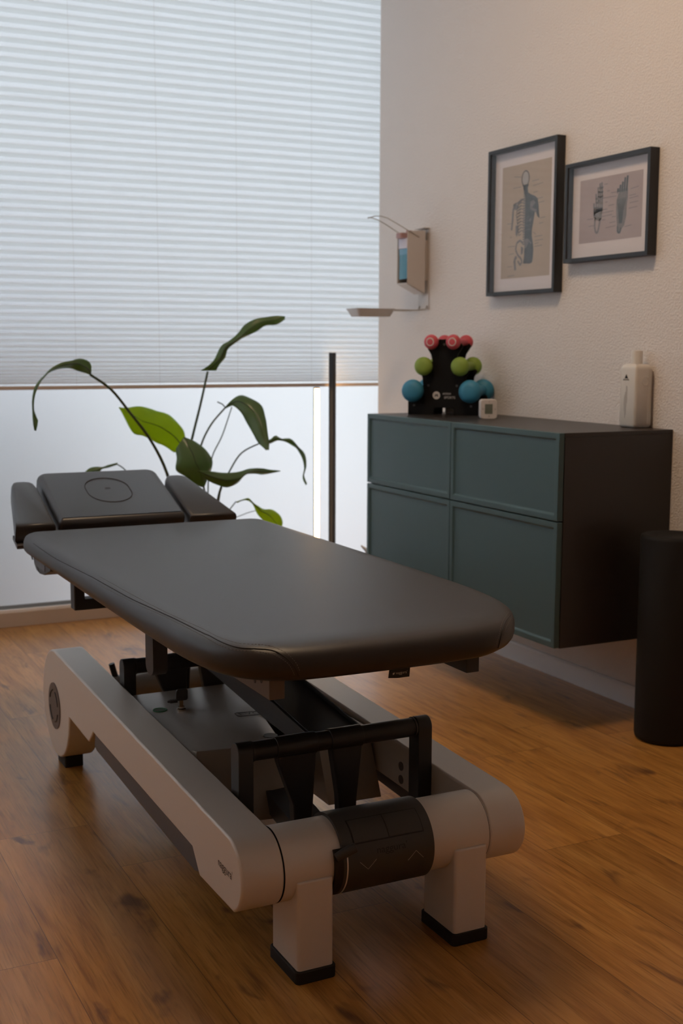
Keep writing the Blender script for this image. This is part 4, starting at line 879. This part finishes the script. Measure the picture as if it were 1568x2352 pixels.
# ------------------------------------------------------------------ plant
PLANT_BASE = (-0.8974, -0.5)
PLANT_LEAVES = [
 (0.012,[(-1.418,-0.750,1.053),(-1.424,-0.773,1.085),(-1.444,-0.796,1.101),(-1.475,-0.819,1.108),(-1.509,-0.842,1.101),(-1.552,-0.865,1.094),(-1.592,-0.888,1.075),(-1.618,-0.912,1.054),(-1.646,-0.935,1.033),(-1.666,-0.950,1.007),(-1.672,-0.950,0.971),(-1.671,-0.950,0.928),(-1.670,-0.950,0.896),(-1.667,-0.950,0.872)],
   [(-1.423,-0.750,1.050),(-1.446,-0.773,1.057),(-1.472,-0.796,1.063),(-1.504,-0.819,1.073),(-1.535,-0.842,1.075),(-1.567,-0.865,1.071),(-1.600,-0.888,1.059),(-1.618,-0.912,1.050),(-1.640,-0.935,1.029),(-1.656,-0.950,1.004),(-1.664,-0.950,0.971),(-1.664,-0.950,0.931),(-1.654,-0.950,0.906),(-1.662,-0.950,0.871)]),
 (0.015,[(-0.919,-0.500,1.058),(-0.870,-0.511,1.097),(-0.840,-0.522,1.155),(-0.819,-0.533,1.170),(-0.782,-0.544,1.201),(-0.752,-0.556,1.238),(-0.715,-0.567,1.259),(-0.677,-0.578,1.266),(-0.631,-0.589,1.272),(-0.604,-0.600,1.269)],
   [(-0.857,-0.500,1.058),(-0.845,-0.511,1.081),(-0.824,-0.522,1.108),(-0.819,-0.533,1.143),(-0.790,-0.544,1.166),(-0.753,-0.556,1.190),(-0.715,-0.567,1.209),(-0.677,-0.578,1.233),(-0.636,-0.589,1.237),(-0.606,-0.600,1.258)]),
 (0.020,[(-0.821,-0.500,0.913),(-0.806,-0.525,0.941),(-0.773,-0.550,0.963),(-0.741,-0.575,0.951),(-0.705,-0.600,0.923),(-0.699,-0.625,0.881),(-0.704,-0.650,0.832),(-0.704,-0.675,0.783),(-0.717,-0.700,0.758)],
   [(-0.819,-0.500,0.909),(-0.806,-0.525,0.919),(-0.799,-0.550,0.920),(-0.780,-0.575,0.892),(-0.765,-0.600,0.854),(-0.754,-0.625,0.816),(-0.740,-0.650,0.782),(-0.736,-0.675,0.769),(-0.732,-0.700,0.757)]),
 (0.008,[(-0.657,-0.450,0.770),(-0.613,-0.461,0.778),(-0.591,-0.472,0.796),(-0.570,-0.483,0.782),(-0.535,-0.494,0.782),(-0.507,-0.511,0.749),(-0.488,-0.533,0.722),(-0.494,-0.556,0.671),(-0.511,-0.578,0.641),(-0.510,-0.600,0.607)],
   [(-0.635,-0.450,0.757),(-0.604,-0.461,0.763),(-0.582,-0.472,0.774),(-0.556,-0.483,0.770),(-0.526,-0.494,0.753),(-0.511,-0.511,0.739),(-0.503,-0.533,0.706),(-0.502,-0.556,0.663),(-0.519,-0.578,0.626),(-0.516,-0.600,0.601)]),
 (0.020,[(-1.026,-0.750,0.694),(-0.973,-0.742,0.689),(-0.926,-0.735,0.681),(-0.887,-0.728,0.679),(-0.843,-0.720,0.682),(-0.799,-0.702,0.688),(-0.747,-0.685,0.687),(-0.697,-0.668,0.677),(-0.649,-0.650,0.670)],
   [(-1.023,-0.750,0.690),(-0.981,-0.742,0.654),(-0.934,-0.735,0.632),(-0.900,-0.728,0.624),(-0.852,-0.720,0.638),(-0.816,-0.702,0.666),(-0.768,-0.685,0.666),(-0.727,-0.668,0.659),(-0.649,-0.650,0.668)]),
 (0.020,[(-0.915,-0.300,0.779),(-0.922,-0.296,0.813),(-0.940,-0.291,0.841),(-0.968,-0.287,0.870),(-0.992,-0.282,0.884),(-1.029,-0.282,0.894),(-1.053,-0.287,0.903),(-1.107,-0.291,0.915),(-1.158,-0.296,0.909),(-1.190,-0.300,0.913)],
   [(-0.941,-0.300,0.732),(-0.960,-0.296,0.724),(-0.988,-0.291,0.744),(-1.014,-0.287,0.758),(-1.031,-0.282,0.764),(-1.058,-0.282,0.781),(-1.090,-0.287,0.796),(-1.132,-0.291,0.808),(-1.163,-0.296,0.864),(-1.190,-0.300,0.910)]),
 (0.030,[(-1.027,-0.600,0.809),(-1.058,-0.607,0.770),(-1.060,-0.613,0.733),(-1.067,-0.620,0.688),(-1.026,-0.613,0.659),(-0.988,-0.607,0.630),(-0.957,-0.600,0.614)],
   [(-1.019,-0.600,0.807),(-0.982,-0.607,0.791),(-0.944,-0.613,0.759),(-0.922,-0.620,0.728),(-0.918,-0.613,0.701),(-0.926,-0.607,0.662),(-0.947,-0.600,0.615)]),
 (0.012,[(-0.776,-0.500,0.537),(-0.754,-0.500,0.544),(-0.721,-0.500,0.549),(-0.701,-0.500,0.529),(-0.677,-0.500,0.512),(-0.656,-0.500,0.500),(-0.623,-0.510,0.498),(-0.598,-0.520,0.478),(-0.588,-0.530,0.454),(-0.590,-0.540,0.437),(-0.607,-0.550,0.405)],
   [(-0.772,-0.500,0.532),(-0.752,-0.500,0.539),(-0.728,-0.500,0.540),(-0.711,-0.500,0.529),(-0.697,-0.500,0.508),(-0.682,-0.500,0.480),(-0.667,-0.510,0.458),(-0.647,-0.520,0.433),(-0.627,-0.530,0.422),(-0.619,-0.540,0.416),(-0.614,-0.550,0.406)]),
 (0.008,[(-1.229,-0.400,0.703),(-1.261,-0.400,0.696),(-1.287,-0.400,0.688),(-1.310,-0.400,0.690),(-1.340,-0.400,0.685),(-1.360,-0.400,0.670),(-1.380,-0.400,0.642)],
   [(-1.231,-0.400,0.695),(-1.261,-0.400,0.685),(-1.289,-0.400,0.681),(-1.301,-0.400,0.667),(-1.327,-0.400,0.659),(-1.347,-0.400,0.647),(-1.373,-0.400,0.635)]),
]
PLANT_STEMS = [
 (0.0060,[(-1.422,-0.750,1.051),(-1.338,-0.718,0.996),(-1.258,-0.685,0.907),(-1.175,-0.652,0.807),(-1.102,-0.620,0.676)]),
 (0.0060,[(-0.890,-0.500,1.055),(-0.922,-0.500,0.925),(-0.958,-0.500,0.794),(-0.978,-0.500,0.706)]),
 (0.0045,[(-0.819,-0.500,0.912),(-0.878,-0.500,0.848),(-0.920,-0.500,0.769),(-0.939,-0.500,0.670)]),
 (0.0030,[(-0.783,-0.480,0.914),(-0.827,-0.487,0.803),(-0.873,-0.493,0.719),(-0.893,-0.500,0.616)]),
 (0.0040,[(-0.650,-0.450,0.764),(-0.737,-0.467,0.729),(-0.796,-0.483,0.659),(-0.844,-0.500,0.579)]),
 (0.0060,[(-0.929,-0.740,0.629),(-0.929,-0.700,0.571)]),
 (0.0050,[(-0.920,-0.300,0.779),(-0.908,-0.350,0.691),(-0.908,-0.400,0.625)]),
 (0.0050,[(-0.949,-0.600,0.617),(-0.934,-0.580,0.558)]),
 (0.0030,[(-0.776,-0.500,0.538),(-0.806,-0.500,0.504),(-0.845,-0.500,0.457)]),
 (0.0020,[(-0.673,-0.450,0.489),(-0.732,-0.475,0.481),(-0.799,-0.500,0.455)]),
 (0.0030,[(-1.232,-0.400,0.697),(-1.201,-0.410,0.673),(-1.149,-0.420,0.603)]),
 (0.0030,[(-0.851,-0.500,0.936),(-0.831,-0.500,0.927),(-0.819,-0.500,0.915)]),
]
pc = Vector((PLANT_BASE[0], PLANT_BASE[1], 0))
plant = empty('bird_of_paradise_plant', pc); tag(plant, 'potted bird-of-paradise plant with long arching leaves behind the table head', 'plant')
PI_ = Matrix.Translation(-pc)
b = MB(); b.lathe([(0.11, 0), (0.14, 0.02), (0.16, 0.27), (0.163, 0.28), (0.15, 0.28), (0.145, 0.25)], (0, 0, 0), seg=40); b.build('pot', M['pot'], plant, smooth=True)
b = MB(); b.lathe([(0.146, 0.24), (0.146, 0.252), (0.0, 0.256)], (0, 0, 0), seg=40); b.build('soil', M['soil'], plant, smooth=True)
def catmull(P, per=5):
    P = [Vector(p) for p in P]; out = []
    for i in range(len(P) - 1):
        p0, p1, p2, p3 = P[max(i - 1, 0)], P[i], P[i + 1], P[min(i + 2, len(P) - 1)]
        for k in range(per):
            t = k / per
            out.append(0.5 * ((2 * p1) + (p2 - p0) * t + (2 * p0 - 5 * p1 + 4 * p2 - p3) * t * t + (3 * p1 - p0 - 3 * p2 + p3) * t ** 3))
    out.append(P[-1]); return out
def resample(P, n):
    P = catmull(P, 6); L_ = [0]
    for a, c in zip(P[:-1], P[1:]): L_.append(L_[-1] + (c - a).length)
    out = []
    for k in range(n):
        s = L_[-1] * k / (n - 1); i = 0
        while i < len(L_) - 2 and L_[i + 1] < s: i += 1
        t = (s - L_[i]) / max(1e-9, L_[i + 1] - L_[i]); out.append(P[i].lerp(P[i + 1], min(1, t)))
    return out
for idx, (fold, A_, B_) in enumerate(PLANT_LEAVES):
    n = 28; A2 = resample(A_, n); B2 = resample(B_, n); m_ = 6
    b = MB(); rows = []
    for i in range(n):
        t = i / (n - 1); row = []
        for j in range(m_ + 1):
            s = j / m_; p = A2[i].lerp(B2[i], s)
            # a V-shaped fold along the midrib plus gentle waviness give the blade depth
            p = p + Vector((0, 1, 0)) * (-fold * (1 - abs(2 * s - 1)) * math.sin(PI * min(1, t * 1.05)) + 0.004 * math.sin(t * 19 + s * 5) * (2 * s - 1))
            row.append(b.bm.verts.new(PI_ @ p))
        rows.append(row)
    for i in range(n - 1):
        for j in range(m_): b.bm.faces.new([rows[i][j], rows[i][j + 1], rows[i + 1][j + 1], rows[i + 1][j]])
    bmesh.ops.remove_doubles(b.bm, verts=b.bm.verts[:], dist=1e-5)
    lf = b.build('leaf', M['leaf_bright'] if idx in (5, 7) else M['leaf'], plant, smooth=True, angle=80)
    so = lf.modifiers.new('thickness', 'SOLIDIFY'); so.thickness = 0.0009; so.offset = 0
    mid = [PI_ @ (A2[i].lerp(B2[i], .5) + Vector((0, -fold * math.sin(PI * min(1, i / (n - 1) * 1.05)), 0))) for i in range(0, n - 2, 1)]
    b = MB(); b.tube(mid, [0.0022 * (1 - 0.8 * i / len(mid)) for i in range(len(mid))], 6); b.build('midrib', M['stem'], lf, smooth=True)
for rad, P_ in PLANT_STEMS:
    if P_ is PLANT_STEMS[-1][1]:
        b = MB(); b.tube([PI_ @ Vector(p) for p in P_], rad * 0.8, 8); b.build('leaf_stalk', M['stem'], plant, smooth=True); continue
    end = Vector(P_[-1]); root = Vector((pc.x + (end.x - pc.x) * 0.08, pc.y + (end.y - pc.y) * 0.08, 0.25))
    mid = end.lerp(root, 0.5); mid.x += (end.x - pc.x) * 0.10; 
    pts = [PI_ @ p for p in catmull([*P_, mid, root], 5)]
    b = MB(); b.tube(pts, [rad * (0.72 + 0.4 * i / len(pts)) for i in range(len(pts))], 8); b.build('leaf_stalk', M['stem'], plant, smooth=True)

# ------------------------------------------------------------------ dumbbell rack on the cabinet
RK_A = math.atan2(-0.645, 0.764) - math.radians(9)
rack = empty('dumbbell_rack', (-0.2085, -1.149, ZT), RK_A); tag(rack, 'black tree-shaped dumbbell rack standing on the far half of the cabinet top', 'dumbbell rack')
half = [(-0.139, 0), (-0.139, 0.056), (-0.133, 0.073), (-0.124, 0.070), (-0.110, 0.0682), (-0.097, 0.071), (-0.086, 0.086), (-0.081, 0.110), (-0.084, 0.138), (-0.097, 0.160), (-0.089, 0.168), (-0.080, 0.1635), (-0.070, 0.1618), (-0.060, 0.164), (-0.051, 0.176), (-0.046, 0.200), (-0.052, 0.222), (-0.071, 0.252), (-0.063, 0.263), (-0.053, 0.256), (-0.042, 0.2535), (-0.031, 0.257), (-0.021, 0.277)]
outl = half + [(-x, z) for x, z in half[::-1]]
foot = [(0.038, 0.0), (0.038, 0.020), (0.032, 0.026), (-0.032, 0.026), (-0.038, 0.020), (-0.038, 0.0)]
for nm, y0 in (('front_plate', -0.002), ('rear_plate', 0.098)):
    b = MB(); b.prism(outl + foot, y0, y0 + 0.010, axis='y')
    fp = b.build(nm, M['stand_black'], rack, bevel=0.0015)
    if nm == 'front_plate':
        for (sx, sz) in ((0, 0.258), (-0.060, 0.108), (0.050, 0.108), (-0.115, 0.034), (0.105, 0.034)):
            b = MB(); b.tube([(sx, -0.0032, sz), (sx, -0.001, sz)], 0.0045, 12); b.build('bolt', M['grey_rail'], fp, smooth=True)
        b = MB(); b.tube([(-0.028, -0.0025, 0.072), (-0.028, -0.0018, 0.072)], 0.0145, 28); lo = b.build('logo_disc', M['label_ink'], fp)
        b = MB()
        b.prism([(-0.0355, 0.067), (-0.031, 0.078), (-0.028, 0.073), (-0.0235, 0.0785), (-0.0205, 0.067), (-0.0245, 0.067), (-0.028, 0.072), (-0.0315, 0.067)], -0.0031, -0.0026, axis='y'); b.build('logo_mark', M['ink'], fp)
        text_part('rack_lettering', 'action', 0.013, lambda u, v: (0.012 + u, -0.0024, 0.079 + v), M['label_ink'], fp)
        text_part('rack_lettering', 'SPORTS', 0.0125, lambda u, v: (0.023 + u, -0.0024, 0.064 + v), M['label_ink'], fp)
for sx, sz in ((-0.10, 0.022), (0.10, 0.022), (0, 0.13), (0, 0.235)):
    b = MB(); b.tube([(sx, 0.006, sz), (sx, 0.10, sz)], 0.006, 12); b.build('spacer_rod', M['stand_black'], rack, smooth=True)
def dumbbell(x, z, r, length, key, label, grp, mark):
    ca, sa = math.cos(RK_A), math.sin(RK_A); yc = 0.052
    t = empty('dumbbell', (-0.2085 + x * ca - yc * sa, -1.149 + x * sa + yc * ca, ZT + z), RK_A); tag(t, label, 'dumbbell', grp)
    h = length / 2; hw = r * 1.05
    b = MB(); g = r * 0.46
    b.lathe([(g, -h + hw * 0.98), (g, h - hw * 0.98)], (0, 0, 0), (0, 1, 0), 20); b.build('handle', M[key], t, smooth=True)
    for s in (-1, 1):
        prof = [(0, -hw * .50), (r * .55, -hw * .49), (r * .80, -hw * .40), (r * .96, -hw * .2), (r, 0), (r * .97, hw * .2), (r * .85, hw * .38), (r * .62, hw * .5), (g, hw * .56)]
        prof = [(a, q * (-s) * -1 if s < 0 else -q) for a, q in prof]
        b = MB(); b.lathe(prof, (0, s * (h - hw * .5), 0), (0, 1, 0), 28)
        hd = b.build('weight_head', M[key], t, smooth=True, angle=60)
        if s < 0:
            if r < 0.03:
                b = MB(); yy = -h - 0.0003; pts = [(0.4 * r * 1.2 * math.cos(2 * PI * k / 24), yy, 0.4 * r * 1.2 * math.sin(2 * PI * k / 24)) for k in range(25)]; b.tube(pts, 0.0022, 6, cap=False); b.build('head_ring', M['white_plastic'], hd)
            text_part('weight_mark', mark, r * 0.62, lambda u, v: (u, -h - 0.0010, v), M['label_ink'], hd)
    return t
for s, nm in ((-1, 'window-side'), (1, 'picture-side')):
    dumbbell(s * 0.042, 0.267, 0.0275, 0.185, 'db_pink', 'small pink dumbbell on the top tier of the rack, %s one' % nm, 'pink dumbbells on the top tier', '1')
    dumbbell(s * 0.070, 0.1785, 0.0345, 0.198, 'db_green', 'lime green dumbbell on the middle tier of the rack, %s one' % nm, 'green dumbbells on the middle tier', '1.5')
    dumbbell(s * 0.110, 0.0885, 0.0420, 0.212, 'db_blue', 'large blue dumbbell on the bottom tier of the rack, %s one' % nm, 'blue dumbbells on the bottom tier', '2')
b = MB(); b.box(-0.034, 0.034, -0.010, 0.010, 0.0, 0.030)
o = b.build('white_remote_box', M['warm_white_plastic'], None, bevel=0.004); o.location = (-0.112, -1.066, ZT); o.rotation_euler = (0, 0, RK_A); tag(o, 'small white box seen through the foot opening of the dumbbell rack', 'box')

# ------------------------------------------------------------------ timer cube
tm = empty('cube_timer', (-0.196, -1.426, ZT), math.atan2(-0.40, 0.917)); tag(tm, 'small white digital timer with grey display in front of the blue dumbbell', 'timer')
b = MB(); b.prism(rrect(-0.029, 0.029, 0.0, 0.068, 0.011, 5), -0.020, 0.022, axis='y'); b.build('case', M['white_plastic'], tm, smooth=True, bevel=0.002)
b = MB(); b.box(-0.014, 0.013, -0.0207, -0.0198, 0.018, 0.052); b.build('display', M['lcd'], tm)
for a_, (x, z) in (('5', (0.0215, 0.034)), ('15', (-0.0215, 0.035)), ('1', (0.001, 0.060)), ('6', (0.001, 0.0095))):
    text_part('digit', a_, 0.0085, lambda u, v, x=x, z=z: (x + u, -0.0206, z + v), M['grey_rail'], tm)

# ------------------------------------------------------------------ white bottle at the near end of the cabinet
bo = empty('white_bottle', (-0.040, -2.020, ZT)); tag(bo, 'white rectangular plastic bottle with cylindrical cap at the near end of the cabinet top', 'bottle')
b = MB(); pad(b, rrect(-0.034, 0.034, -0.039, 0.039, 0.010, 5), [(0.009, 0.0), (0.003, 0.003), (0.0, 0.010), (0.0, 0.180), (0.002, 0.188), (0.007, 0.194), (0.014, 0.1965)]); body = b.build('bottle_body', M['warm_white_plastic'], bo, smooth=True, angle=50)
b = MB(); b.lathe([(0.0175, 0.0), (0.0175, 0.040), (0.0165, 0.042), (0.0, 0.042)], (0.0, 0.0, 0.196), seg=32); b.build('cap', M['warm_white_plastic'], bo, smooth=True)
b = MB()
for k, s in enumerate((1, -1)):
    b.bm.faces.new([b.bm.verts.new((-0.0345, 0.008 * s + 0.006, 0.152)), b.bm.verts.new((-0.0345, 0.006, 0.166)), b.bm.verts.new((-0.0345, 0.006 - 0.003 * s, 0.153))])
for yy in (-0.006, -0.001, 0.004, 0.009, 0.014, 0.018): b.box(-0.0346, -0.0343, yy, yy + 0.0022, 0.146, 0.1505)
b.build('logo', M['ink'], body)
b = MB()
for yy, z0, z1 in ((0.004, 0.04, 0.13), (0.008, 0.03, 0.11), (0.0, 0.075, 0.128), (0.012, 0.05, 0.10)): b.box(-0.0346, -0.0343, yy, yy + 0.0013, z0, z1)
b.build('label_text_lines', M['print_light'], body)
b = MB(); pts = [(0.002 + 0.013 * math.cos(2 * PI * k / 24), -0.0392, 0.145 + 0.013 * math.sin(2 * PI * k / 24)) for k in range(25)]; b.tube(pts, 0.0012, 6, cap=False)
for x_ in (0.016, 0.020, 0.024, 0.028): b.tube([(x_, -0.039, 0.012), (x_, -0.039, 0.18)], 0.0008, 6)
b.build('moulded_relief', M['warm_white_plastic'], body, smooth=True)

# ------------------------------------------------------------------ foam roller standing by the wall
ro = empty('foam_roller', (-0.133, -2.315, 0)); tag(ro, 'tall black foam roller standing upright on the floor beside the cabinet', 'foam roller')
b = MB(); b.lathe([(0.080, 0.0), (0.088, 0.006), (0.0905, 0.016), (0.0905, 0.600), (0.088, 0.609), (0.082, 0.612), (0.070, 0.6115), (0.064, 0.608), (0.0, 0.607)], (0, 0, 0), seg=72); b.build('foam_cylinder', M['foam'], ro, smooth=True, angle=50)
